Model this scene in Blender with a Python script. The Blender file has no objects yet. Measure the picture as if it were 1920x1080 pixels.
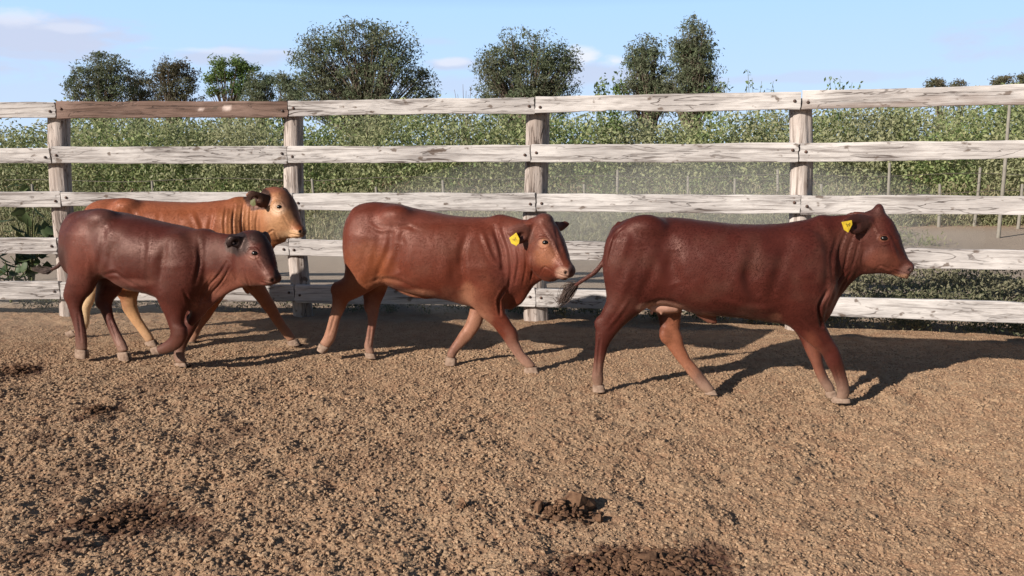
import bpy, math, random
import numpy as np
from mathutils import Matrix, Vector
random.seed(7)
rng = np.random.default_rng(11)
S = bpy.context.scene
COL = S.collection

# ---------------------------------------------------------------- camera, light, sky, exposure
CAM_H = 1.5
PITCH = math.radians(9.46)
ROLL = math.radians(0.39)
FOC = 1500.0                      # focal length in pixels of a 1920-wide picture
SUN_EL = math.radians(24)
SUN_DIR = np.array([0.805, 0.593])    # ground direction the light travels
SUN_DIR = SUN_DIR / np.linalg.norm(SUN_DIR)
cr, sr, cp, sp = math.cos(ROLL), math.sin(ROLL), math.cos(PITCH), math.sin(PITCH)
FWD = np.array([0, cp, -sp])
R0 = np.array([1.0, 0, 0]); U0 = np.array([0, sp, cp])
RIGHT = R0 * cr - U0 * sr
UP = R0 * sr + U0 * cr
CAMP = np.array([0, 0, CAM_H])

cam_d = bpy.data.cameras.new('camera')
cam = bpy.data.objects.new('camera', cam_d); COL.objects.link(cam)
cam_d.sensor_width = 36; cam_d.lens = 36 * FOC / 1920
cam_d.clip_start = 0.05; cam_d.clip_end = 6000
M = Matrix(((RIGHT[0], UP[0], -FWD[0], 0), (RIGHT[1], UP[1], -FWD[1], 0), (RIGHT[2], UP[2], -FWD[2], CAM_H), (0, 0, 0, 1)))
cam.matrix_world = M
S.camera = cam

sun_d = bpy.data.lights.new('sun', 'SUN'); sun = bpy.data.objects.new('sun', sun_d); COL.objects.link(sun)
sun_d.energy = 5.0; sun_d.angle = math.radians(0.6); sun_d.color = (1.0, 0.92, 0.82)
ldir = Vector((SUN_DIR[0] * math.cos(SUN_EL), SUN_DIR[1] * math.cos(SUN_EL), -math.sin(SUN_EL)))
sun.rotation_euler = ldir.to_track_quat('-Z', 'Y').to_euler()

S.view_settings.view_transform = 'Standard'; S.view_settings.look = 'None'
S.view_settings.exposure = 0.58; S.view_settings.gamma = 1
S.view_settings.use_curve_mapping = False

def ray(px, py):
    d = FWD * FOC + RIGHT * (px - 960) + UP * (540 - py)
    return d / np.linalg.norm(d)
def at_depth(px, py, dep):                 # the point of that ray whose ground distance along +Y is dep
    r = ray(px, py); return CAMP + r * (dep / r[1])
def on_ground(px, py, z=0.0):
    r = ray(px, py); return CAMP + r * ((z - CAM_H) / r[2])

W = bpy.data.worlds.new('World'); S.world = W; W.use_nodes = True
wn, wl = W.node_tree.nodes, W.node_tree.links
for n in list(wn): wn.remove(n)
out = wn.new('ShaderNodeOutputWorld'); bg = wn.new('ShaderNodeBackground'); wl.new(bg.outputs[0], out.inputs[0])
sky = wn.new('ShaderNodeTexSky'); sky.sky_type = 'NISHITA'; sky.sun_disc = False
sky.sun_elevation = SUN_EL; sky.sun_rotation = math.atan2(-SUN_DIR[0], -SUN_DIR[1])
sky.air_density = 1.0; sky.dust_density = 0.15; sky.ozone_density = 2.0
SKY_STR = 0.05
bg.inputs[1].default_value = SKY_STR
def wmath(op, a, b=None, clamp=False):
    n = wn.new('ShaderNodeMath'); n.operation = op; n.use_clamp = clamp
    for i, v in enumerate((a, b)):
        if v is None: continue
        if isinstance(v, (int, float)): n.inputs[i].default_value = v
        else: wl.new(v, n.inputs[i])
    return n.outputs[0]
tc = wn.new('ShaderNodeTexCoord'); sx = wn.new('ShaderNodeSeparateXYZ'); wl.new(tc.outputs['Generated'], sx.inputs[0])
az = wmath('ARCTAN2', sx.outputs[0], sx.outputs[1])
el = wmath('ARCSINE', sx.outputs[2])
cx = wn.new('ShaderNodeCombineXYZ')
wl.new(az, cx.inputs[0]); wl.new(wmath('MULTIPLY', el, 2.6), cx.inputs[1])
nz = wn.new('ShaderNodeTexNoise'); nz.inputs['Scale'].default_value = 11; nz.inputs['Detail'].default_value = 7; nz.inputs['Roughness'].default_value = 0.58
wl.new(cx.outputs[0], nz.inputs['Vector'])
wob = wmath('MULTIPLY', wmath('SUBTRACT', nz.outputs[0], 0.5), 3.4)
def cloud(px, py, hw, hh, strength):
    r = ray(px, py); a0 = math.atan2(r[0], r[1]); e0 = math.asin(r[2])
    du = wmath('DIVIDE', wmath('SUBTRACT', az, a0), hw / FOC); dv = wmath('DIVIDE', wmath('SUBTRACT', el, e0), hh / FOC)
    q = wmath('SQRT', wmath('ADD', wmath('MULTIPLY', du, du), wmath('MULTIPLY', dv, dv)))
    q = wmath('ADD', q, wob)
    m = wn.new('ShaderNodeMapRange'); m.interpolation_type = 'SMOOTHSTEP'
    m.inputs[1].default_value = 1.25; m.inputs[2].default_value = 0.35; m.inputs[3].default_value = 0; m.inputs[4].default_value = strength
    wl.new(q, m.inputs[0]); return m.outputs[0], dv
def combine(lst):
    o = lst[0]
    for c in lst[1:]: o = wmath('MAXIMUM', o, c)
    return o
grey_l = [cloud(60, 62, 175, 34, .85)[0], cloud(30, 98, 140, 14, .7)[0], cloud(240, 70, 60, 9, .5)[0], cloud(400, 105, 175, 17, .75)[0], cloud(120, 175, 330, 22, .25)[0],
          cloud(1130, 140, 120, 34, .7)[0], cloud(840, 122, 50, 12, .7)[0], cloud(820, 78, 50, 8, .3)[0], cloud(850, 158, 260, 18, .4)[0], cloud(1500, 146, 260, 10, .45)[0],
          cloud(-250, 90, 220, 60, .8)[0], cloud(2200, 60, 240, 40, .6)[0]]
white_l = [cloud(1098, 105, 38, 15, .9)[0], cloud(1152, 114, 36, 13, .9)[0], cloud(842, 116, 34, 8, .6)[0], cloud(385, 94, 120, 7, .4)[0], cloud(20, 30, 60, 16, .5)[0], cloud(130, 52, 60, 8, .35)[0]]
def wmix(fac, a, b):
    m = wn.new('ShaderNodeMix'); m.data_type = 'RGBA'
    wl.new(fac, m.inputs[0])
    for i, v in ((6, a), (7, b)):
        if isinstance(v, tuple): m.inputs[i].default_value = v
        else: wl.new(v, m.inputs[i])
    return m.outputs[2]
k = 1 / SKY_STR
# thin milky veil of the humid lower sky, then the clouds
veil = wn.new('ShaderNodeMapRange'); veil.inputs[1].default_value = 0.17; veil.inputs[2].default_value = 0.26; veil.inputs[3].default_value = 0.96; veil.inputs[4].default_value = 0.0
wl.new(el, veil.inputs[0])
vcol = wn.new('ShaderNodeMapRange')
hz = wn.new('ShaderNodeMapRange'); hz.inputs[1].default_value = 0.03; hz.inputs[2].default_value = 0.18; wl.new(el, hz.inputs[0])
vmix = wmix(hz.outputs[0], (0.43 * k, 0.55 * k, 0.72 * k, 1), (0.335 * k, 0.52 * k, 0.78 * k, 1))
# veil kept to the view side, so the sky behind adds less fill light
azm = wn.new('ShaderNodeMapRange'); azm.interpolation_type = 'SMOOTHSTEP'; azm.inputs[1].default_value = 0.95; azm.inputs[2].default_value = 1.6; azm.inputs[3].default_value = 1; azm.inputs[4].default_value = 0
wl.new(wmath('ABSOLUTE', az), azm.inputs[0])
c0 = wmix(wmath('MULTIPLY', veil.outputs[0], azm.outputs[0]), sky.outputs[0], vmix)
c1 = wmix(combine(grey_l), c0, (0.42 * k, 0.455 * k, 0.575 * k, 1))
c2 = wmix(combine(white_l), c1, (0.60 * k, 0.62 * k, 0.69 * k, 1))
wl.new(c2, bg.inputs[0])

# ---------------------------------------------------------------- helpers
def srgb(r, g, b):
    f = lambda c: (c / 255 / 12.92) if c / 255 <= .04045 else ((c / 255 + .055) / 1.055) ** 2.4
    return (f(r), f(g), f(b), 1.0)
def tag(o, label=None, cat=None, group=None, kind=None):
    if label: o['label'] = label
    if cat: o['category'] = cat
    if group: o['group'] = group
    if kind: o['kind'] = kind
    return o
def empty(name, loc=(0, 0, 0), rz=0.0):
    o = bpy.data.objects.new(name, None); COL.objects.link(o)
    o.location = tuple(float(v) for v in loc); o.rotation_euler = (0, 0, rz); o.empty_display_size = .1
    return o
def np_mesh(name, V, F, smooth=True, mat=None, parent=None, color=None, attrs=None):
    """V (n,3), F (m,k) with fixed k, or a list of such arrays"""
    me = bpy.data.meshes.new(name)
    V = np.asarray(V, np.float32)
    Fs = F if isinstance(F, list) else [F]
    Fs = [np.asarray(f, np.int32) for f in Fs if len(f)]
    me.vertices.add(len(V)); me.vertices.foreach_set('co', V.ravel())
    nl = sum(f.size for f in Fs); npoly = sum(len(f) for f in Fs)
    me.loops.add(nl); me.loops.foreach_set('vertex_index', np.concatenate([f.ravel() for f in Fs]))
    me.polygons.add(npoly)
    tot = np.concatenate([np.full(len(f), f.shape[1], np.int32) for f in Fs])
    st = np.concatenate([[0], np.cumsum(tot)[:-1]]).astype(np.int32)
    me.polygons.foreach_set('loop_start', st); me.polygons.foreach_set('loop_total', tot)
    me.polygons.foreach_set('use_smooth', np.full(npoly, smooth))
    me.update(calc_edges=True)
    if color is not None:
        a = me.color_attributes.new('Col', 'FLOAT_COLOR', 'POINT')
        c = np.ones((len(V), 4), np.float32); c[:, :3] = color; a.data.foreach_set('color', c.ravel())
    for nm, arr in (attrs or {}).items():
        a = me.attributes.new(nm, 'FLOAT', 'POINT'); a.data.foreach_set('value', np.asarray(arr, np.float32))
    o = bpy.data.objects.new(name, me); COL.objects.link(o)
    if mat: me.materials.append(mat)
    if parent: o.parent = parent
    return o
def hash2(ix, iy, s=0):
    h = (ix.astype(np.int64) * 374761393 + iy.astype(np.int64) * 668265263 + s * 1442695041) & 0xffffffff
    h = ((h ^ (h >> 13)) * 1274126177) & 0xffffffff
    h = (h ^ (h >> 16)) & 0xffffffff
    return h / 4294967295.0
def vnoise(x, y, s=0):
    ix = np.floor(x).astype(np.int64); iy = np.floor(y).astype(np.int64); fx = x - ix; fy = y - iy
    fx = fx * fx * (3 - 2 * fx); fy = fy * fy * (3 - 2 * fy)
    a = hash2(ix, iy, s); b = hash2(ix + 1, iy, s); c = hash2(ix, iy + 1, s); d = hash2(ix + 1, iy + 1, s)
    return (a * (1 - fx) + b * fx) * (1 - fy) + (c * (1 - fx) + d * fx) * fy - .5
def fbm(x, y, s=0, o=4):
    r = 0; a = 1.0
    for i in range(o): r = r + a * vnoise(x * 2 ** i + 17.3 * i, y * 2 ** i - 5.1 * i, s + i); a *= .5
    return r
def clods(x, y, cell, s):
    """height of round clods scattered one per cell"""
    ux, uy = x / cell, y / cell
    ix = np.floor(ux).astype(np.int64); iy = np.floor(uy).astype(np.int64)
    h = np.zeros_like(x)
    for dx in (-1, 0, 1):
        for dy in (-1, 0, 1):
            jx, jy = ix + dx, iy + dy
            px = jx + .5 + .8 * (hash2(jx, jy, s) - .5); py = jy + .5 + .8 * (hash2(jx, jy, s + 1) - .5)
            r = .32 + .42 * hash2(jx, jy, s + 2) ** 1.5
            sq = .75 + .6 * hash2(jx, jy, s + 3)
            q = 1 - (((ux - px) * sq) ** 2 + ((uy - py) / sq) ** 2) / r ** 2
            h = np.maximum(h, np.sqrt(np.clip(q, 0, 1)) * r)
    return h * cell

class Mat:
    def __init__(s, name, rough=.8, spec=.3):
        s.m = bpy.data.materials.new(name); s.m.use_nodes = True
        s.n, s.l = s.m.node_tree.nodes, s.m.node_tree.links
        s.b = s.n['Principled BSDF']; s.b.inputs['Roughness'].default_value = rough
        s.b.inputs['Specular IOR Level'].default_value = spec
    def put(s, sock, v):
        if isinstance(v, (int, float, tuple, list)): sock.default_value = v
        elif v is not None: s.l.new(v, sock)
    def coord(s, kind='Object', scale=(1, 1, 1), offset=None):
        t = s.n.new('ShaderNodeTexCoord'); m = s.n.new('ShaderNodeMapping'); s.l.new(t.outputs[kind], m.inputs[0]); m.inputs['Scale'].default_value = scale
        if offset is not None: s.l.new(offset, m.inputs['Location'])
        return m.outputs[0]
    def noise(s, vec=None, scale=5, detail=5, rough=.55, dist=0):
        n = s.n.new('ShaderNodeTexNoise'); s.put(n.inputs['Vector'], vec)
        n.inputs['Scale'].default_value = scale; n.inputs['Detail'].default_value = detail; n.inputs['Roughness'].default_value = rough; n.inputs['Distortion'].default_value = dist
        return n.outputs[0]
    def rng(s, v, a, b, c=0., d=1.):
        n = s.n.new('ShaderNodeMapRange'); s.put(n.inputs[0], v)
        for i, q in enumerate((a, b, c, d)): n.inputs[i + 1].default_value = q
        return n.outputs[0]
    def mix(s, f, a, b, mode='MIX'):
        n = s.n.new('ShaderNodeMix'); n.data_type = 'RGBA'; n.blend_type = mode
        s.put(n.inputs[0], f); s.put(n.inputs[6], a); s.put(n.inputs[7], b); return n.outputs[2]
    def math(s, op, a, b=0.):
        n = s.n.new('ShaderNodeMath'); n.operation = op; s.put(n.inputs[0], a); s.put(n.inputs[1], b); return n.outputs[0]
    def attr(s, name):
        n = s.n.new('ShaderNodeAttribute'); n.attribute_name = name; return n
    def bump(s, h, strength=.5, dist=.01):
        n = s.n.new('ShaderNodeBump'); s.put(n.inputs['Height'], h); n.inputs['Strength'].default_value = strength; n.inputs['Distance'].default_value = dist
        s.l.new(n.outputs[0], s.b.inputs['Normal'])
    def base(s, c): s.put(s.b.inputs['Base Color'], c)

# ---------------------------------------------------------------- materials
def m_ground():
    m = Mat('dry_dung_dirt', .95, .12)
    v = m.coord('Object')
    big = m.noise(v, .6, 4); mid = m.noise(v, 7, 4); fine = m.noise(v, 70, 4, .65); crumb = m.noise(v, 260, 3, .6)
    c = m.mix(m.rng(big, .35, .65), (.335, .218, .134, 1), (.41, .285, .182, 1))
    c = m.mix(m.rng(mid, .42, .68), c, (.29, .165, .098, 1))
    c = m.mix(m.rng(fine, .50, .70), c, (.23, .13, .083, 1))
    c = m.mix(m.rng(crumb, .52, .7), c, (.42, .285, .185, 1))
    c = m.mix(m.attr('damp').outputs['Fac'], c, (.075, .036, .026, 1))
    c = m.mix(m.attr('sand').outputs['Fac'], c, (.37, .31, .255, 1))
    m.base(c)
    m.bump(m.math('ADD', m.math('MULTIPLY', fine, 1.0), m.math('MULTIPLY', crumb, .35)), .9, .012)
    return m.m
def m_clod():
    m = Mat('dirt_clod', .95, .1)
    g = m.n.new('ShaderNodeNewGeometry')
    v = m.coord('Object'); fine = m.noise(v, 90, 3)
    c = m.mix(g.outputs['Random Per Island'], (.275, .176, .108, 1), (.40, .278, .178, 1))
    c = m.mix(m.rng(fine, .45, .7), c, (.24, .14, .088, 1))
    c = m.mix(m.attr('damp').outputs['Fac'], c, (.07, .034, .026, 1))
    m.base(c); m.bump(fine, .6, .006); return m.m
def m_wood(name, light, dark, streak, crackw=1.0, vertical=False):
    m = Mat(name, .85, .2)
    oi = m.n.new('ShaderNodeObjectInfo'); cmb = m.n.new('ShaderNodeCombineXYZ')
    r = m.math('MULTIPLY', oi.outputs['Random'], 37.0); m.l.new(r, cmb.inputs[0]); m.l.new(r, cmb.inputs[2]); m.l.new(r, cmb.inputs[1])
    def co(a, b): return m.coord('Object', (b, b, a) if vertical else (a, b, b), cmb.outputs[0])
    grain = m.noise(co(1.6, 34), 1, 6, .6, .4); broad = m.noise(co(1.2, 4), 1, 4, .6); crack = m.noise(co(1.5, 13), 1, 3, .55, 1.2)
    fine = m.noise(co(9, 120), 1, 3, .6); spot = m.noise(co(9, 16), 1, 3, .5)
    c = m.mix(m.rng(broad, .40, .62), light, streak)
    peel = m.noise(co(5, 22), 1, 5, .65); c = m.mix(m.rng(peel, .56, .64, 0, .55), c, streak)
    c = m.mix(m.rng(grain, .50, .66, 0, .9), c, dark)
    c = m.mix(m.rng(fine, .5, .75, 0, .45), c, dark)
    # narrow cracks where the stretched noise passes its mid value
    ck = m.math('ABSOLUTE', m.math('SUBTRACT', crack, .47)); ckm = m.math('MULTIPLY', m.rng(ck, .0025 * crackw, .0105 * crackw, 1, 0), m.rng(broad, .46, .62))
    c = m.mix(m.math('MULTIPLY', ckm, .9), c, (.08, .058, .05, 1))
    c = m.mix(m.rng(spot, .64, .70, 0, .85), c, (.12, .088, .07, 1))
    c = m.mix(m.attr('pale').outputs['Fac'], c, (.62, .50, .45, 1))
    c = m.mix(m.attr('dirt').outputs['Fac'], c, (.16, .105, .08, 1))
    m.base(c)
    h = m.math('SUBTRACT', m.math('MULTIPLY', grain, .8), m.math('MULTIPLY', ckm, .8)); m.bump(m.math('ADD', h, m.math('MULTIPLY', fine, .3)), .7, .012)
    return m.m
def m_plain(name, col, rough=.6, spec=.3, nscale=0, col2=None, metal=0, bump=0):
    m = Mat(name, rough, spec); m.b.inputs['Metallic'].default_value = metal
    if nscale:
        n = m.noise(m.coord('Object'), nscale, 4); m.base(m.mix(m.rng(n, .35, .68), col, col2))
        if bump: m.bump(n, .5, bump)
    else: m.base(col)
    return m.m
def m_leaf(name, cols, trans=.25, dry=None):
    m = Mat(name, .55, .25)
    g = m.n.new('ShaderNodeNewGeometry'); r = m.n.new('ShaderNodeValToRGB'); m.l.new(g.outputs['Random Per Island'], r.inputs[0])
    el = r.color_ramp.elements
    while len(el) < len(cols): el.new(.5)
    for i, c in enumerate(cols): el[i].position = i / (len(cols) - 1); el[i].color = c
    c = r.outputs[0]
    n = m.noise(m.coord('Object'), .55, 4); c = m.mix(m.rng(n, .40, .60, 0, .8), c, dry or cols[-1])
    m.base(c)
    t = m.n.new('ShaderNodeBsdfTranslucent'); m.l.new(c, t.inputs[0]); mx = m.n.new('ShaderNodeMixShader'); mx.inputs[0].default_value = trans
    m.l.new(m.b.outputs[0], mx.inputs[1]); m.l.new(t.outputs[0], mx.inputs[2]); m.l.new(mx.outputs[0], m.n['Material Output'].inputs[0])
    return m.m
def m_coat(name):
    m = Mat(name, .52, .34); m.b.inputs['Specular Tint'].default_value = (1, .68, .60, 1)
    col = m.attr('Col').outputs['Color']
    v = m.coord('Object'); hair = m.noise(m.coord('Object', (26, 150, 150)), 1, 3, .6); pat = m.noise(v, 6, 4, .6); swirl = m.noise(v, 26, 4, .6, .8)
    c = m.mix(m.rng(pat, .38, .66, 0, .55), col, m.mix(1.0, col, (.66, .58, .58, 1), 'MULTIPLY'))
    c = m.mix(m.rng(swirl, .52, .70, 0, .12), c, m.mix(1.0, col, (1.5, 1.5, 1.55, 1), 'MULTIPLY'))
    c = m.mix(m.rng(hair, .48, .72, 0, .28), c, m.mix(1.0, col, (.55, .52, .52, 1), 'MULTIPLY'))
    c = m.mix(m.attr('dust').outputs['Fac'], c, (.34, .235, .165, 1))
    m.base(c)
    m.l.new(m.rng(pat, .3, .7, .43, .58), m.b.inputs['Roughness'])
    m.b.inputs['Sheen Weight'].default_value = .03; m.b.inputs['Sheen Roughness'].default_value = .4; m.b.inputs['Sheen Tint'].default_value = (1, .8, .75, 1)
    lump = m.noise(m.coord('Object', (1, 1, .7)), 9, 3, .5, .6)
    m.bump(m.math('ADD', m.math('MULTIPLY', hair, .22), m.math('ADD', m.math('MULTIPLY', swirl, .12), m.math('MULTIPLY', lump, 1.4))), .24, .010)
    return m.m
G = dict(
    ground=m_ground(), clod=m_clod(),
    rail=m_wood('whitewashed_rail', (.565, .53, .51, 1), (.19, .165, .155, 1), (.38, .352, .34, 1), 2.0),
    rail_brown=m_wood('bare_brown_rail', (.25, .17, .14, 1), (.07, .042, .032, 1), (.15, .095, .075, 1), 2.0),
    post=m_wood('weathered_log', (.50, .44, .405, 1), (.16, .12, .10, 1), (.34, .285, .255, 1), 2.4, True),
    bolt=m_plain('rusty_bolt', (.05, .035, .03, 1), .6, .4, 30, (.10, .05, .035, 1)),
    wire=m_plain('dull_wire', (.14, .12, .10, 1), .6),
    stake=m_plain('grey_stake', (.25, .23, .20, 1), .9, .1, 5, (.17, .155, .13, 1)),
    bark=m_plain('bark', (.12, .09, .07, 1), .95, .1, 6, (.20, .16, .13, 1)),
    twig=m_plain('green_stem', (.12, .13, .06, 1), .8, .1),
    coat=m_coat('short_cattle_coat'),
    hoof=m_plain('dusty_hoof', (.31, .22, .165, 1), .85, .12, 34, (.17, .11, .08, 1), bump=.006),
    eye=m_plain('dark_eye', (.008, .005, .004, 1), .22, .35),
    hair=m_plain('tail_hair', (.045, .028, .024, 1), .6, .25, 20, (.11, .075, .06, 1)),
    yellow=m_plain('yellow_tag', (.66, .47, .03, 1), .5, .3, 60, (.48, .33, .03, 1)),
    olive=m_plain('dull_olive_tag', (.13, .13, .05, 1), .5, .4),
    ink=m_plain('tag_ink', (.10, .075, .02, 1), .6),
    dung=m_plain('dried_dung', (.19, .108, .064, 1), .95, .12, 30, (.07, .036, .022, 1), bump=.01),
    shrub=m_leaf('thicket_leaf', [(.11, .165, .06, 1), (.20, .27, .10, 1), (.32, .38, .16, 1), (.48, .47, .25, 1)], .45, (.38, .37, .23, 1)),
    weed=m_leaf('weed_leaf', [(.055, .07, .035, 1), (.11, .12, .065, 1), (.24, .22, .14, 1)], .3),
    straw=m_leaf('dry_grass', [(.30, .27, .16, 1), (.40, .35, .22, 1), (.20, .23, .11, 1)], .35),
    broad=m_leaf('broad_leaf', [(.025, .045, .018, 1), (.045, .075, .03, 1), (.10, .13, .05, 1)], .2),
    tree_dark=m_leaf('dark_foliage', [(.075, .102, .058, 1), (.135, .175, .095, 1), (.22, .27, .15, 1)], .4, (.165, .17, .11, 1)),
    tree_olive=m_leaf('olive_foliage', [(.075, .085, .042, 1), (.115, .12, .06, 1), (.15, .15, .08, 1)], .3, (.13, .105, .07, 1)),
    tree_green=m_leaf('bright_foliage', [(.06, .115, .03, 1), (.11, .185, .05, 1), (.18, .25, .08, 1)], .4),
    sprig=m_leaf('sprig_leaf', [(.08, .13, .04, 1), (.13, .19, .06, 1), (.17, .21, .09, 1)], .3),
)

# ---------------------------------------------------------------- ground: one sheet to the horizon
def stretch(a, b, far, n, dense):
    t = np.linspace(0, 1, n) ** 3.2
    L = a - (far * t)[::-1][:-1] if True else None
    return L
def steps(lo, hi, s0, s1):
    o = [lo]
    while o[-1] < hi: f = (o[-1] - lo) / (hi - lo); o.append(o[-1] + s0 + (s1 - s0) * f)
    return np.array(o)
far = 2.2 ** np.arange(0, 12) * .35
xs_d = np.arange(-5.3, 5.5, .0062)
xs = np.concatenate([(xs_d[0] - far)[::-1], xs_d, xs_d[-1] + far])
ys_d = steps(2.15, 8.4, .0050, .0150); ys_m = steps(8.45, 24, .06, .4)
ys = np.concatenate([(2.1 - far)[::-1], ys_d, ys_m, 24.5 + far])
GX, GY = np.meshgrid(xs, ys)
DAMP = []   # px centre, half sizes in px, strength: damp or dung-stained patches of the ground
for q in [(1200, 1052, 165, 36, 1.0), (225, 975, 135, 42, .85), (180, 770, 45, 13, .8), (35, 690, 45, 9, .9), (420, 812, 60, 26, .5), (95, 950, 30, 16, .6), (60, 1040, 40, 26, .6),
          (330, 985, 50, 22, .6), (1310, 1030, 60, 22, .8), (400, 1000, 40, 18, .5), (130, 900, 40, 18, .5), (530, 970, 18, 12, .6), (868, 957, 14, 6, .7), (140, 880, 70, 20, .3), (1390, 770, 12, 5, .5),
          (820, 822, 60, 9, .35), (700, 860, 90, 15, .3), (300, 720, 120, 10, .35), (75, 820, 60, 14, .5), (1350, 890, 20, 6, .6), (1080, 960, 60, 9, .5), (1575, 885, 30, 5, .4)]:
    c = on_ground(q[0], q[1]); ex = on_ground(q[0] + q[2], q[1]); ey = on_ground(q[0], q[1] - q[3])
    DAMP.append((c[0], c[1], abs(ex[0] - c[0]), abs(ey[1] - c[1]), q[4]))
def damp_at(x, y):
    d = np.zeros_like(x); n = fbm(x * 14, y * 14, 91, 4) * 1.5 + .5 * fbm(x * 50, y * 50, 95, 2)
    for cx_, cy_, a, b, s in DAMP:
        q = np.sqrt(((x - cx_) / a) ** 2 + ((y - cy_) / b) ** 2) + n
        d = np.maximum(d, np.clip((1.15 - q) * 1.3, 0, 1) * s)
    left = np.clip((.8 - x) / 4, 0, 1) * np.clip((5.6 - y) / 2, 0, 1)
    d = np.maximum(d, np.clip(fbm(x * 9, y * 9, 33, 4) * 2.2 - .75, 0, 1) * .75 * (.15 + left))
    return d
near = (GX > -6) & (GX < 6.2) & (GY > 1.8) & (GY < 9)
Z = np.zeros_like(GX)
x, y = GX[near], GY[near]
rough = np.clip((6.4 - y + .7 * fbm(x * .8, y * .8, 3, 2)) / 1.4, 0.5, 1) * (1.0 + .18 * np.clip((.5 - x) / 3, 0, 1))
wx = .020 * fbm(x * 30, y * 30, 70, 3); wy = .020 * fbm(x * 30, y * 30, 73, 3)
h = .034 * fbm(x * 1.1, y * 1.1, 1, 3) + .028 * fbm(x * 5, y * 5, 5, 3) * rough - .004 * np.clip(fbm(x * 8, y * 8, 15, 2) * 3 - .75, 0, 1) * rough + .013 * fbm(x * 19, y * 19, 8, 2) * rough
h += (clods(x + wx, y + wy, .034, 21) * .24 * (.6 + .8 * (fbm(x * 2, y * 2, 99, 2) > 0)) * np.clip(fbm(x * 4, y * 4, 66, 2) * 2 + .5, 0, 1) + clods(x + wx, y - wy, .0200, 41) * .42 + clods(x + 5 - wx, y + wy, .0130, 61) * .42) * rough * (.85 + .6 * np.clip(fbm(x * 3, y * 3, 55, 2) + .3, 0, 1))
edge = np.clip((x + 6) / .4, 0, 1) * np.clip((6.2 - x) / .4, 0, 1) * np.clip((y - 1.8) / .3, 0, 1) * np.clip((9 - y) / .5, 0, 1)
Z[near] = (h - .018) * edge
def ground_z(px, py):
    px = np.atleast_1d(px); py = np.atleast_1d(py)
    i = np.clip(np.searchsorted(ys, py), 0, len(ys) - 1); j = np.clip(np.searchsorted(xs, px), 0, len(xs) - 1)
    return Z[i, j]
FX = [-7.2, -4.35, -2.1, .21, 2.46, 4.6]; FY = [7.7, 7.67, 7.6, 7.3, 6.84, 6.25]
def fence_y(x): return np.interp(x, FX, FY)
sand = np.clip((GY - fence_y(GX) - .1) / .6, 0, 1) * np.clip((17 - GY) / 2, 0, 1) * .85
nr, nc = GX.shape
idx = np.arange(nr * nc).reshape(nr, nc)
faces = np.stack([idx[:-1, :-1], idx[:-1, 1:], idx[1:, 1:], idx[1:, :-1]], -1).reshape(-1, 4)
dm = np.zeros_like(GX); dm[near] = damp_at(x, y)
g = np_mesh('ground', np.stack([GX, GY, Z], -1).reshape(-1, 3), faces, True, G['ground'], attrs={'damp': dm.ravel(), 'sand': sand.ravel()})
tag(g, kind='structure')

# loose crumbs of dry dung and dirt, far too many to count
def ico():
    t = (1 + 5 ** .5) / 2
    v = np.array([(-1, t, 0), (1, t, 0), (-1, -t, 0), (1, -t, 0), (0, -1, t), (0, 1, t), (0, -1, -t), (0, 1, -t), (t, 0, -1), (t, 0, 1), (-t, 0, -1), (-t, 0, 1)], float)
    v /= np.linalg.norm(v[0])
    f = np.array([(0, 11, 5), (0, 5, 1), (0, 1, 7), (0, 7, 10), (0, 10, 11), (1, 5, 9), (5, 11, 4), (11, 10, 2), (10, 7, 6), (7, 1, 8), (3, 9, 4), (3, 4, 2), (3, 2, 6), (3, 6, 8), (3, 8, 9), (4, 9, 5), (2, 4, 11), (6, 2, 10), (8, 6, 7), (9, 8, 1)])
    return v, f
IV, IF = ico()
def scatter_clods(name, n, y0, y1, smin_, smax_, mat, power=3.0):
    yy = y0 + (y1 - y0) * rng.random(n) ** .9; xx = (rng.random(n) * 2 - 1) * (yy * .70 + .5) 
    keep = xx < 5.6; xx, yy = xx[keep], yy[keep]; n = len(xx)
    s = smin_ + (smax_ - smin_) * rng.random(n) ** power
    s = s * np.clip((7.2 - yy) / 1.2, .6, 1) * (1 + .3 * (xx < 0))
    P = IV[None] * (1 + .8 * (rng.random((n, 12, 1)) - .5)) * s[:, None, None] * np.stack([.7 + .7 * rng.random(n), .7 + .7 * rng.random(n), .45 + .4 * rng.random(n)], -1)[:, None, :]
    a = rng.random(n) * 6.28; ca, sa = np.cos(a)[:, None], np.sin(a)[:, None]
    X = P[..., 0] * ca - P[..., 1] * sa + xx[:, None]; Y = P[..., 0] * sa + P[..., 1] * ca + yy[:, None]; Zc = P[..., 2] + (ground_z(xx, yy) + s * .12)[:, None]
    V = np.stack([X, Y, Zc], -1).reshape(-1, 3); F = (IF[None] + 12 * np.arange(n)[:, None, None]).reshape(-1, 3)
    d = np.repeat(damp_at(xx, yy), 12)
    o = np_mesh(name, V, F, False, mat, attrs={'damp': d}); return o
o = scatter_clods('loose_dirt', 170000, 2.2, 7.2,   .0025, .0088, G['clod'], 2.2)
tag(o, 'crumbs of dry trodden dirt and dung covering the pen floor', 'dirt', kind='stuff')

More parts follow.
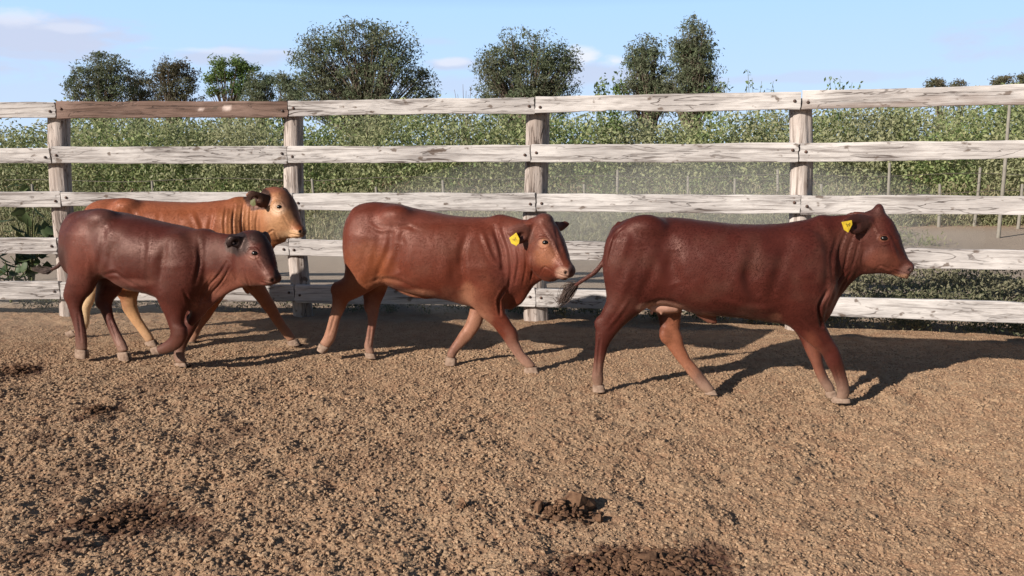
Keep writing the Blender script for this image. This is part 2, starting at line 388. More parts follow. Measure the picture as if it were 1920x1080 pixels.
# ---------------------------------------------------------------- near fence: five rails on split log posts
fence = empty('wooden_fence', (0, 7.3, 0)); tag(fence, 'whitewashed five-rail corral fence on split log posts behind the cattle', 'fence')
def par(o, p, mw=None):
    o.parent = p; return o
def depth_px(px):      # ground distance of the fence seen at that column
    b = np.interp(px, [-500, 110, 545, 1003, 1500, 1920, 2120], [7.72, 7.67, 7.6, 7.3, 6.84, 6.40, 6.18]); return b
def board(xl, tl, bl, xr, tr, br, mat, seed, pale=(), dirt=None, th=.045, wav=.011, tear=None, parent=fence):
    Lt, Lb = at_depth(xl, tl, depth_px(xl) - .10), at_depth(xl, bl, depth_px(xl) - .10)
    Rt, Rb = at_depth(xr, tr, depth_px(xr) - .10), at_depth(xr, br, depth_px(xr) - .10)
    c0 = (Lt + Lb) / 2; c1 = (Rt + Rb) / 2; L = np.linalg.norm(c1 - c0); ux = (c1 - c0) / L
    uy = np.cross([0, 0, 1], ux); uy /= np.linalg.norm(uy); uz = np.cross(ux, uy)
    h0, h1 = np.linalg.norm(Lt - Lb) / 2, np.linalg.norm(Rt - Rb) / 2
    n = int(L / .025); m = 10
    t = np.linspace(0, 1, n + 1); hh = h0 + (h1 - h0) * t
    xx = t * L
    top = hh + wav * fbm(xx * 2.2, xx * 0 + seed * 3.1, seed, 4); bot = -hh + wav * 1.3 * fbm(xx * 1.7, xx * 0 + seed * 1.7, seed + 9, 4)
    if tear: a, b, dd = tear; bot = bot + dd * np.clip(np.sin(np.clip((t - a) / (b - a), 0, 1) * math.pi), 0, 1) * (.6 + 1.2 * np.abs(fbm(xx * 9, xx * 0, seed + 4, 3)))
    prof = [(-1, -.86, 0), (-.93, -1, 0)] + [(-.93 + 1.86 * i / 6, -1, 1) for i in range(1, 6)] + [(.93, -1, 0), (1, -.86, 0), (1, .9, 0), (-1, .9, 0)]
    V = []
    for q, w, face in prof:
        z = (top + bot) / 2 + (top - bot) / 2 * q
        yv = w * th / 2 + (-face * .0035) * fbm(xx * 3, z * 60, seed + 3, 3)
        V.append(np.stack([xx, yv, z], -1))
    V = np.array(V); k_ = len(prof); V = V.transpose(1, 0, 2)       # (n+1,k,3)
    jit = .004 * rng.standard_normal((k_,)); V[0, :, 0] += jit; V[-1, :, 0] += jit[::-1]
    id_ = np.arange((n + 1) * k_).reshape(n + 1, k_)
    F = np.stack([id_[:-1], id_[1:], np.roll(id_[1:], -1, 1), np.roll(id_[:-1], -1, 1)], -1).reshape(-1, 4)
    caps = [list(id_[0][::1]), list(id_[-1][::-1])]
    Vf = V.reshape(-1, 3)
    pl = np.zeros(len(Vf)); dr = np.zeros(len(Vf))
    for (u, w, r) in pale:
        q = np.sqrt(((Vf[:, 0] / L - u) * L / r) ** 2 + ((Vf[:, 2] / h0 - w) * h0 / (r * .55)) ** 2) + .6 * fbm(Vf[:, 0] * 25, Vf[:, 2] * 25, seed, 2); pl = np.maximum(pl, np.clip((1.1 - q) * 4, 0, 1))
    if dirt: 
        q = (-Vf[:, 2] / h0 + dirt[0]) + .8 * fbm(Vf[:, 0] * 3, Vf[:, 2] * 14, seed + 2, 4) * 1.2; dr = np.clip(q * 2.4, 0, 1) * dirt[1]
    o = np_mesh('rail', Vf, [F, np.array(caps, np.int32)], False, mat, attrs={'pale': pl, 'dirt': dr})
    o.parent = parent; pl_ = parent.location
    o.matrix_basis = Matrix(((ux[0], uy[0], uz[0], c0[0] - pl_[0]), (ux[1], uy[1], uz[1], c0[1] - pl_[1]), (ux[2], uy[2], uz[2], c0[2] - pl_[2]), (0, 0, 0, 1)))
    # a bolt head near each end
    for e in (.045, L - .045):
        a = np.linspace(0, 2 * math.pi, 13)[:-1]; rr = .0105
        dz = random.uniform(-.02, .02)
        rings = [(rr * 1.25, -.5 * th - .001), (rr * 1.25, -.5 * th - .004), (rr, -.5 * th - .009), (rr * .5, -.5 * th - .012)]
        bv = np.array([[e + q * math.cos(w), d, dz + q * math.sin(w)] for q, d in rings for w in a] )
        bf = [np.array([[i * 12 + j, i * 12 + (j + 1) % 12, (i + 1) * 12 + (j + 1) % 12, (i + 1) * 12 + j] for i in range(3) for j in range(12)]), np.array([[36 + j for j in range(12)]])]
        b_ = np_mesh('bolt', bv, bf, True, G['bolt'], o)
    return o
RB, RW = G['rail_brown'], G['rail']
rows = [
 # rail 1 (top)
 (-330, 197, 228, 105, 191, 221, RW), (108, 190, 221, 540, 190, 219, RB), (543, 189, 218, 1002, 183, 213, RW), (1004, 182, 213, 1500, 172, 207, RW), (1504, 170, 206, 2110, 154, 191, RW),
 (-330, 281, 309, 96, 277, 306, RW), (99, 275, 306, 539, 274, 307, RW), (541, 275, 306, 994, 272, 304, RW), (997, 271, 304, 1496, 268, 303, RW), (1500, 268, 303, 2110, 260, 294, RW),
 (-330, 361, 391, 115, 358, 388, RW), (118, 359, 387, 550, 361, 392, RW), (552, 362, 393, 1004, 362, 396, RW), (1007, 363, 396, 1499, 365, 400, RW), (1502, 366, 401, 2110, 367, 404, RW),
 (-330, 447, 478, 108, 445, 475, RW), (111, 447, 476, 542, 448, 479, RW), (544, 449, 480, 999, 451, 485, RW), (1002, 451, 486, 1500, 460, 495, RW), (1503, 463, 498, 2110, 472, 509, RW),
 (-330, 529, 561, 113, 528, 560, RW), (116, 529, 561, 552, 534, 565, RW), (555, 534, 567, 1003, 539, 574, RW), (1006, 541, 574, 1500, 554, 589, RW), (1503, 555, 590, 2110, 573, 613, RW)]
for i, r in enumerate(rows):
    kw = {}
    if i == 1: kw = dict(pale=[(.625, .05, .034), (.74, .2, .045)])
    if i == 3: kw = dict(tear=(.02, .55, .016))
    if i == 4: kw = dict(dirt=(-.15, .55))
    if i == 13: kw = dict(dirt=(-1.2, .5))
    o = board(*r, i * 7 + 3, **kw)
def post(bx, by, tx, ty, r, seed, lean_y=0.0):
    b = on_ground(bx, by); dep = depth_px(bx) + .8 * r - .070
    b = at_depth(bx, by, dep); b[2] = -.25; t = at_depth(tx, ty, dep + lean_y)
    n, m = 70, 40
    V = []
    for i in range(n + 1):
        f = i / n; c = b + (t - b) * f
        c = c + np.array([.022 * math.sin(f * 5 + seed), 0, 0])
        for j in range(m):
            a = 2 * math.pi * j / m
            rr = r * (1 + .10 * float(vnoise(np.array([math.cos(a) * 1.4 + seed]), np.array([math.sin(a) * 1.4 + f * 1.8]), seed)) * 2 + .045 * math.sin(a * 4 + seed + f * 5.5) + .028 * math.sin(a * 11 + seed * 2 + f * 3) - .05 * (math.cos(2 * a) > .8))
            rr *= 1.0 + (.05 - .12 * f) ; q = 1.0 if f < .985 else .9
            V.append((c[0] + rr * q * math.cos(a), c[1] + rr * q * .8 * math.sin(a), c[2] + .01 * math.sin(a * 3 + seed) * (f > .98)))
    V = np.array(V); off = V[0:m].mean(0); off[2] = 0
    id_ = np.arange((n + 1) * m).reshape(n + 1, m)
    F = np.stack([id_[:-1], np.roll(id_[:-1], -1, 1), np.roll(id_[1:], -1, 1), id_[1:]], -1).reshape(-1, 4)
    o = np_mesh('post', V - off, [F, id_[-1:][:, :]], True, G['post']); 
    o.location = tuple(off - np.array(fence.location)); o.parent = fence
    return o
post(125, 590, 112, 200, .105, 1); post(566, 588, 548, 198, .095, 2); post(1008, 600, 1003, 196, .115, 3, .02); post(1500, 615, 1498, 186, .092, 4); post(-322, 590, -322, 205, .1, 5); post(2105, 640, 2110, 170, .1, 6)

# ---------------------------------------------------------------- wire fence and scrub beyond
def tube_mesh(pts, rad, m=6):
    pts = np.asarray(pts, float); n = len(pts); rad = np.broadcast_to(rad, (n,)); V = []
    tan = np.gradient(pts, axis=0); tan /= np.linalg.norm(tan, axis=1)[:, None] + 1e-9
    ref = np.array([0, 0, 1.0]) if abs(tan[:, 2]).mean() < .8 else np.array([0, 1.0, 0])
    for i in range(n):
        a = np.cross(tan[i], ref); a /= np.linalg.norm(a) + 1e-9; b = np.cross(tan[i], a)
        for j in range(m):
            w = 2 * math.pi * j / m; V.append(pts[i] + rad[i] * (math.cos(w) * a + math.sin(w) * b))
    id_ = np.arange(n * m).reshape(n, m)
    F = np.stack([id_[:-1], np.roll(id_[:-1], -1, 1), np.roll(id_[1:], -1, 1), id_[1:]], -1).reshape(-1, 4)
    return np.array(V), F
class Acc:
    def __init__(s): s.V = []; s.F = []; s.n = 0
    def add(s, V, F): s.V.append(V); s.F.append(np.asarray(F) + s.n); s.n += len(V)
    def build(s, name, mat, parent=None, smooth=True): return np_mesh(name, np.concatenate(s.V), np.concatenate(s.F), smooth, mat, parent)
wf = empty('wire_fence', (0, 16, 0)); tag(wf, 'old wire fence on thin grey stakes in front of the green thicket', 'wire fence')
stakes = [(285, 340, 1.15), (585, 335, 1.2), (705, 350, 1.1), (830, 338, 1.2), (1095, 345, 1.2), (1158, 318, 1.3), (1290, 330, 1.1), (1378, 335, 1.1), (1458, 318, 1.3), (1540, 345, 1.1), (1668, 305, 1.5), (1762, 345, 1.25), (1838, 314, 1.45), (1893, 196, 1.6), (1917, 345, 1.2), (60, 345, 1.1), (-120, 345, 1.2), (2080, 330, 1.3)]
for px, ty, h in stakes:
    dep = 16.0 + random.uniform(-.4, .4)
    if px == 1893: dep = 14
    top = at_depth(px, ty, dep); p0 = (top[0] + random.uniform(-.05, .05), top[1], -.1)
    V, F = tube_mesh([p0, (top * .5 + np.array(p0) * .5) + np.array([.012, 0, 0]), top], [.034, .031, .025], 7)
    o = np_mesh('post', V - np.array([top[0], top[1], 0]), [F, np.arange(14, 21)[None]], True, G['stake'], wf); o.location = (top[0], top[1] - 16, 0)
for z in (.35, .7, 1.05):
    xs_ = np.linspace(-10, 12, 60); V, F = tube_mesh(np.stack([xs_, 16 + .05 * np.sin(xs_ * 2), z + .03 * np.sin(xs_ * 1.7 + z * 5)], -1), .006, 4)
    o = np_mesh('wire', V - np.array([0, 16, 0]), F, True, G['wire'], wf)

def leaf_faces(C, size, aspect=.5, up=.3, droop=0.0):
    """one folded leaf quad per centre"""
    n = len(C)
    d = rng.standard_normal((n, 3)); d[:, 2] += up; d /= np.linalg.norm(d, axis=1)[:, None]
    e = rng.standard_normal((n, 3)); e -= (e * d).sum(1)[:, None] * d; e /= np.linalg.norm(e, axis=1)[:, None]
    nn = np.cross(d, e); s = np.broadcast_to(size, (n,))[:, None]
    V = np.stack([C - d * s * .5, C + e * s * aspect * .5 + nn * s * .08, C + d * s * .5, C - e * s * aspect * .5 + nn * s * .08], 1).reshape(-1, 3)
    return V, np.arange(4 * n).reshape(n, 4)
def clumped(n, lo, hi, nclump, spread, hfun):
    cx_ = rng.uniform(lo[0], hi[0], nclump); cy_ = rng.uniform(lo[1], hi[1], nclump)
    return cx_, cy_
def thicket():
    # hundreds of leafy shoots standing side by side; leaves gathered along each shoot
    acc = Acc(); st = Acc()
    ns = 2300
    for i in range(ns):
        x0 = rng.uniform(-17, 18); y0 = 17.0 + rng.random() ** 1.4 * 5.0
        ht = (1.9 + .75 * fbm(np.array([x0 * .45]), np.array([y0 * .4]), 77, 3)[0] + .3 * rng.random()) * (1 + (y0 - 17) * .045)
        ht += .16 * np.clip((x0 - 5) / 5, 0, 1)
        if y0 < 18.2: ht *= rng.uniform(.35, 1.05)
        ht *= 1 + .05 * rng.standard_normal() * (rng.random() < .25)
        nl = int(105 * ht / 2)
        f = rng.random(nl) ** .65
        c = np.stack([x0 + (rng.standard_normal(nl) * .20 + .15 * f * math.sin(i)), y0 + rng.standard_normal(nl) * .17, ht * f + rng.standard_normal(nl) * .05], -1)
        c[:, 2] = np.abs(c[:, 2])
        V, F = leaf_faces(c, rng.uniform(.055, .125, nl), .5, .2); acc.add(V, F)
    o = acc.build('thicket', G['shrub'], None, False)
    tag(o, 'dense green scrub thicket growing beyond the wire fence', 'thicket', kind='stuff')
thicket()
def low_cover():
    acc = Acc()
    for i in range(2600):
        x0 = rng.uniform(-13, 13); y0 = 12.8 + rng.random() * 4.4; nl = 30
        if x0 > 6.8 and y0 < 16.2: continue
        hmax = rng.uniform(.35, .95) * np.clip((y0 - 12.2) / 2.6, .25, 1); f = rng.random(nl)
        c = np.stack([x0 + rng.standard_normal(nl) * .11 + .1 * f * math.sin(i * 3.), y0 + rng.standard_normal(nl) * .12, f * hmax], -1)
        V, F = leaf_faces(c, rng.uniform(.06, .14, nl), .22, 1.4); acc.add(V, F)
    for i in range(1500):
        x0 = rng.uniform(-13, 14); y0 = 15.0 + rng.random() * 2.3; nl = 26
        hmax = .55 if x0 < 6.5 else .35
        if x0 > 6.2 and x0 < 11 and y0 < 16.3: continue
        c = np.stack([x0 + rng.standard_normal(nl) * .2, y0 + rng.standard_normal(nl) * .15, rng.random(nl) * hmax], -1)
        V, F = leaf_faces(c, rng.uniform(.05, .11, nl), .35, 1.0); acc.add(V, F)
    o = acc.build('grass', G['straw'], None, False); tag(o, 'pale grass and weeds along the foot of the wire fence', 'grass', kind='stuff')
    acc = Acc()
    def tuft(x0, y0, ht, n, sz):
        c = np.stack([x0 + rng.standard_normal(n) * ht * .55, y0 + rng.standard_normal(n) * ht * .5, np.abs(rng.random(n) * ht)], -1)
        V, F = leaf_faces(c, rng.uniform(sz * .6, sz * 1.3, n), .4, .8); acc.add(V, F)
    for i in range(520):                      # strip just behind the bottom rail
        x0 = rng.uniform(-5, 6.5); y0 = fence_y(x0) + .15 + rng.random() ** 1.5 * .9
        dens = 1.0 if x0 > 1.2 else (.7 if -2 < x0 < .3 else .45)
        if rng.random() > dens: continue
        tuft(x0, y0, rng.uniform(.05, .16) * (1.4 if x0 > 3 else 1), 60, .035)
    for i in range(300):                      # thicker weeds to the right
        x0 = rng.uniform(3.3, 7.5); y0 = fence_y(x0) + .9 + rng.random() * 2.2
        if fbm(np.array([x0 * 1.3]), np.array([y0 * 1.3]), 12, 3)[0] < -.05: continue
        tuft(x0, y0, rng.uniform(.08, .26), 80, .045)
    o = acc.build('weeds', G['weed'], None, False); tag(o, 'dark low weeds creeping behind the bottom rail', 'weeds', kind='stuff')
low_cover()

def leafy_stem(name, base, tips, leafn, lsize, leafmat, stemmat, label, cat, group=None, r0=.012, aspect=.5):
    root = empty(name, base); tag(root, label, cat, group); b = np.array(base, float)
    st, lv = Acc(), Acc()
    for tp in tips:
        tp = np.array(tp, float) - b; n = 9; t = np.linspace(0, 1, n)[:, None]
        mid = tp * .5 + np.array([rng.uniform(-.1, .1), rng.uniform(-.1, .1), tp[2] * .12]); pts = (1 - t) ** 2 * 0 + 2 * (1 - t) * t * mid + t ** 2 * tp
        V, F = tube_mesh(pts, np.linspace(r0, r0 * .3, n), 5); st.add(V, F)
        f = .3 + .7 * rng.random(leafn) ** .8; c = np.stack([np.interp(f, t[:, 0], pts[:, k_]) for k_ in range(3)], -1) + rng.standard_normal((leafn, 3)) * lsize * .55
        V, F = leaf_faces(c, rng.uniform(lsize * .6, lsize * 1.2, leafn), aspect, -.1); lv.add(V, F)
    st.build('stem', stemmat, root); lv.build('foliage', leafmat, root, False); return root
# shoots that rise above the top rail
def shoot(tippx, d, label, n=26, ls=.12):
    tips = [at_depth(px, py, d) for px, py in tippx]; base = np.mean(tips, 0); base[2] = 0; base[1] = d
    leafy_stem('tall_shrub', tuple(base), [tuple(t) for t in tips], int(n * 2.2), ls, G['sprig'], G['twig'], label, 'shrub', 'tall shoots above the top rail')
shoot([(1118, 160), (1133, 146), (1150, 142), (1163, 152), (1170, 166), (1140, 160), (1126, 152), (1156, 158)], 18.2, 'bushy pale green shrub top between the round tree and the twin-crowned tree', 40, .11)
shoot([(1340, 150), (1352, 158), (1366, 146), (1330, 162)], 18.0, 'thin leafy shoots just right of the twin-crowned tree', 18, .12)
shoot([(1402, 130), (1410, 146), (1428, 152), (1450, 152), (1400, 160)], 17.8, 'wispy forked shoot standing alone against the sky', 14, .11)
shoot([(1556, 147), (1575, 148), (1598, 154), (1612, 158), (1580, 158), (1566, 160)], 17.8, 'low spreading shoot just right of the third fence joint', 18, .10)
# broad-leaved plant behind the left end of the fence
def big_leaf_plant(px, py, d, tips, label, size, n):
    b = at_depth(px, py, d); b[2] = 0; root = empty('broad_leaf_plant', tuple(b)); tag(root, label, 'plant', 'broad-leaved plants at the left end')
    st, lv = Acc(), Acc()
    for tx, ty in tips:
        t = at_depth(tx, ty, d + rng.uniform(-.2, .2)) - b
        pts = np.array([[0, 0, 0], t * [.35, .3, .6], t]); V, F = tube_mesh(pts, [.012, .009, .004], 6); st.add(V, F)
        for q in range(n):
            c = t * rng.uniform(.55, 1.02) + rng.standard_normal(3) * [.08, .08, .06]
            ln = size * rng.uniform(.6, 1.2); dr = rng.standard_normal(3) + [0, 0, -.5]; dr /= np.linalg.norm(dr); sd = np.cross(dr, [0, 0, 1.0]); sd /= np.linalg.norm(sd) + 1e-6; nn = np.cross(dr, sd)
            u = np.linspace(0, 1, 7); w = np.sin(u * math.pi) ** .7 * ln * .26
            P = []
            for a_, w_ in zip(u, w):
                ce = c + dr * ln * a_ + nn * -.25 * ln * a_ * a_
                P += [ce - sd * w_ + nn * w_ * .3, ce, ce + sd * w_ + nn * w_ * .3]
            P = np.array(P); id_ = np.arange(21).reshape(7, 3); F = np.stack([id_[:-1, :-1], id_[:-1, 1:], id_[1:, 1:], id_[1:, :-1]], -1).reshape(-1, 4); lv.add(P, F)
    st.build('stem', G['twig'], root); lv.build('foliage', G['broad'], root)
big_leaf_plant(60, 560, 8.6, [(30, 400), (52, 410), (75, 405), (92, 440), (40, 440), (70, 470), (20, 480), (95, 415)], 'dark broad-leaved plant growing behind the leftmost fence panel', .20, 7)
big_leaf_plant(62, 540, 9.8, [(40, 322), (58, 315), (76, 330), (85, 345), (48, 345)], 'taller paler broad-leaved plant rising behind the dark one', .17, 4)
big_leaf_plant(20, 560, 8.3, [(10, 490), (30, 500), (50, 505), (5, 520)], 'low dark broad-leaved plant below the fourth rail at the left edge', .17, 7)

# ---------------------------------------------------------------- trees
def tree(label, base_px, d, lobes, mat, leaf, nleaf, name='tree', group='trees on the skyline', trunk_r=.22, holes=0.35, cl=.55):
    """lobes: list of (px, py, rx px, ry px); crown made of leaf clumps carried on real limbs"""
    b = at_depth(base_px, 300, d); b[2] = 0; root = empty(name, tuple(b)); tag(root, label, 'tree', group)
    lv, br = Acc(), Acc(); sc = d / FOC
    A = sum(r[2] * r[3] for r in lobes)
    for (px, py, rx, ry) in lobes:
        c = at_depth(px, py, d) - b; Rx, Rz = rx * sc, ry * sc; Ry = Rx * .9
        nc_ = max(8, int(60 * math.sqrt(rx * ry) / 50 * 1.15)); per = int(nleaf * .95 * rx * ry / A / nc_)
        start = np.array([rng.uniform(-.3, .3), rng.uniform(-.3, .3), max(.6, (c[2] - Rz) * .55)])
        for k_ in range(nc_):
            v = rng.standard_normal(3); v /= np.linalg.norm(v); rr = rng.random() ** .40 * rng.uniform(.9, 1.14)
            q = c + v * rr * np.array([Rx, Ry, Rz])
            if q[2] < .8: q[2] = .8 + rng.random()
            csz = cl * rng.uniform(.45, 1.3)
            u = rng.standard_normal((per, 3)); u /= np.linalg.norm(u, axis=1)[:, None]; u *= (rng.random(per) ** .5)[:, None]
            P = q + u * np.array([csz * 1.15, csz * 1.15, csz * .72]) + rng.standard_normal((per, 3)) * .08
            V, F = leaf_faces(P, rng.uniform(leaf * .6, leaf * 1.5, per), .32, .25); lv.add(V, F)
            if k_ % 2 == 0:
                mid = start * .35 + q * .65 * np.array([.8, .8, .9]) ; pts = np.array([start, (start + mid) / 2 + rng.standard_normal(3) * .1, mid, q])
                V, F = tube_mesh(pts, [trunk_r * .35, trunk_r * .25, trunk_r * .16, trunk_r * .06], 5); br.add(V, F)
    topc = np.mean([at_depth(l[0], l[1], d) - b for l in lobes], 0)
    pts = np.array([[0, 0, -.3], [.08, 0, 1.0], [topc[0] * .3, topc[1] * .3, topc[2] * .45], [topc[0] * .7, topc[1] * .7, topc[2] * .8]])
    V, F = tube_mesh(pts, [trunk_r * 1.3, trunk_r, trunk_r * .75, trunk_r * .35], 9); br.add(V, F)
    br.build('trunk', G['bark'], root); lv.build('crown', mat, root, False); return root
D, Ov, Gr = G['tree_dark'], G['tree_olive'], G['tree_green']
tree('large wide spreading tree with an airy crown, tallest left of centre', 690, 60, [(610, 92, 42, 38), (665, 85, 55, 42), (730, 88, 52, 40), (590, 130, 40, 36), (650, 145, 70, 50), (730, 145, 62, 46), (780, 150, 32, 26), (620, 190, 60, 36), (700, 195, 70, 34), (560, 112, 14, 14), (700, 60, 34, 16), (572, 165, 30, 30), (795, 175, 26, 22), (600, 205, 40, 18), (760, 205, 50, 18)], D, .24, 26000, cl=.7)
tree('dense round dark tree standing alone at the centre of the skyline', 985, 55, [(985, 95, 62, 38), (940, 125, 42, 38), (1035, 120, 45, 40), (985, 150, 80, 46), (985, 195, 80, 34), (915, 115, 22, 24), (1060, 112, 24, 24), (922, 165, 34, 30), (1048, 165, 36, 30), (930, 200, 34, 20), (1040, 200, 34, 20)], D, .20, 24000, cl=.55)
tree('taller right crown of the twin dark trees right of centre', 1300, 52, [(1298, 70, 30, 30), (1300, 105, 38, 32), (1292, 145, 44, 32), (1290, 180, 48, 30), (1275, 90, 18, 26), (1322, 90, 18, 22), (1325, 130, 22, 26), (1330, 170, 26, 24), (1258, 170, 24, 26), (1300, 205, 48, 16)], D, .20, 15000, cl=.5)
tree('shorter left crown of the twin dark trees right of centre', 1215, 53, [(1212, 98, 30, 26), (1205, 120, 34, 28), (1225, 150, 42, 30), (1215, 185, 42, 26), (1185, 108, 14, 18), (1188, 160, 24, 26), (1240, 175, 24, 24), (1215, 205, 44, 16)], D, .20, 11000, cl=.5)
tree('round-topped tree with bare lower limbs at the far left', 195, 80, [(200, 120, 38, 20), (180, 145, 40, 24), (222, 145, 26, 24), (160, 170, 34, 22), (210, 178, 40, 22), (135, 165, 14, 12), (195, 205, 60, 18)], D, .26, 12000, cl=.7)
tree('brownish bushy tree between two taller ones at the left', 265, 84, [(262, 150, 22, 18), (265, 180, 32, 26), (262, 205, 34, 16)], Ov, .24, 6000, cl=.7)
tree('spiky olive crown with visible limbs left of the bright green tree', 325, 78, [(322, 128, 34, 18), (345, 150, 30, 26), (305, 150, 26, 24), (335, 185, 44, 24), (330, 208, 50, 14)], Ov, .24, 10000, cl=.65)
tree('small bright green tree with gaps of sky in its crown', 430, 76, [(432, 122, 32, 14), (418, 142, 22, 14), (455, 138, 18, 16), (395, 150, 14, 9), (400, 172, 14, 8), (440, 165, 22, 12), (470, 130, 16, 7)], Gr, .28, 5000, cl=.6)
tree('low dark tree right of the bright green tree', 490, 74, [(485, 165, 34, 24), (475, 195, 44, 22), (505, 150, 14, 14)], D, .22, 8000, cl=.6)
tree('small dark tree touching the left side of the largest tree', 540, 72, [(538, 155, 22, 20), (540, 185, 30, 24), (545, 208, 34, 14)], D, .22, 7000, cl=.6)
tree('small distant round tree peeping over the top rail at the right', 1757, 100, [(1755, 156, 18, 9), (1760, 172, 24, 12)], Ov, .3, 2500, cl=.6)
tree('small distant tree beside the round one over the top rail', 1795, 104, [(1796, 158, 12, 7), (1800, 174, 22, 10)], Ov, .3, 2000, cl=.6)
tree('distant tree second from the right edge', 1880, 96, [(1880, 152, 18, 10), (1885, 170, 30, 12)], Ov, .3, 3000, cl=.6)
tree('distant tree cut by the right edge of the picture', 1925, 90, [(1928, 150, 18, 16), (1930, 172, 30, 14)], Ov, .3, 3500, cl=.6)
def bare():
    b = at_depth(872, 300, 40); b[2] = 0; root = empty('bare_shrub', tuple(b)); tag(root, 'leafless twiggy shrub between the two largest trees', 'shrub'); a = Acc()
    for px, py in [(852, 168), (858, 176), (868, 158), (874, 170), (884, 160), (878, 178), (895, 172)]:
        t = at_depth(px, py, 40) - b; V, F = tube_mesh([np.zeros(3), t * [.3, .3, .6], t], [.05, .03, .008], 5); a.add(V, F)
    a.build('branches', G['bark'], root)
bare()
def far_scrub():
    acc = Acc()
    for i in range(900):
        x0 = rng.uniform(-60, 75); y0 = 45 + rng.random() * 60; h = rng.uniform(1.0, 2.2) * (1.25 if x0 > 22 else 1)
        n = 70; c = np.stack([x0 + rng.standard_normal(n) * 1.2, y0 + rng.standard_normal(n), np.abs(rng.random(n) ** .7 * h)], -1)
        V, F = leaf_faces(c, rng.uniform(.25, .55, n), .5, .1); acc.add(V, F)
    o = acc.build('scrubland', G['tree_olive'], None, False); tag(o, 'far belt of low scrub under the skyline trees', 'scrub', kind='stuff')
far_scrub()
#COWS#
# ---------------------------------------------------------------- cattle: each body one continuous surface grown from a distance field
def catmull(P, n):
    P = np.asarray(P, float); m = len(P)
    if m < 3: t = np.linspace(0, 1, n)[:, None]; return P[0] * (1 - t) + P[-1] * t
    E = np.vstack([2 * P[0] - P[1], P, 2 * P[-1] - P[-2]]); out = []
    seg = np.linalg.norm(np.diff(P[:, :3], axis=0), axis=1); cum = np.concatenate([[0], np.cumsum(seg)]); L = cum[-1]
    for s_ in np.linspace(0, L, n):
        i = min(int(np.searchsorted(cum, s_, 'right')) - 1, m - 2); t = (s_ - cum[i]) / max(seg[i], 1e-6)
        p0, p1, p2, p3 = E[i], E[i + 1], E[i + 2], E[i + 3]
        c = .5 * ((2 * p1) + (-p0 + p2) * t + (2 * p0 - 5 * p1 + 4 * p2 - p3) * t * t + (-p0 + 3 * p1 - 3 * p2 + p3) * t ** 3)
        lin = p1 * (1 - t) + p2 * t
        out.append(.75 * c + .25 * lin)
    return np.array(out)
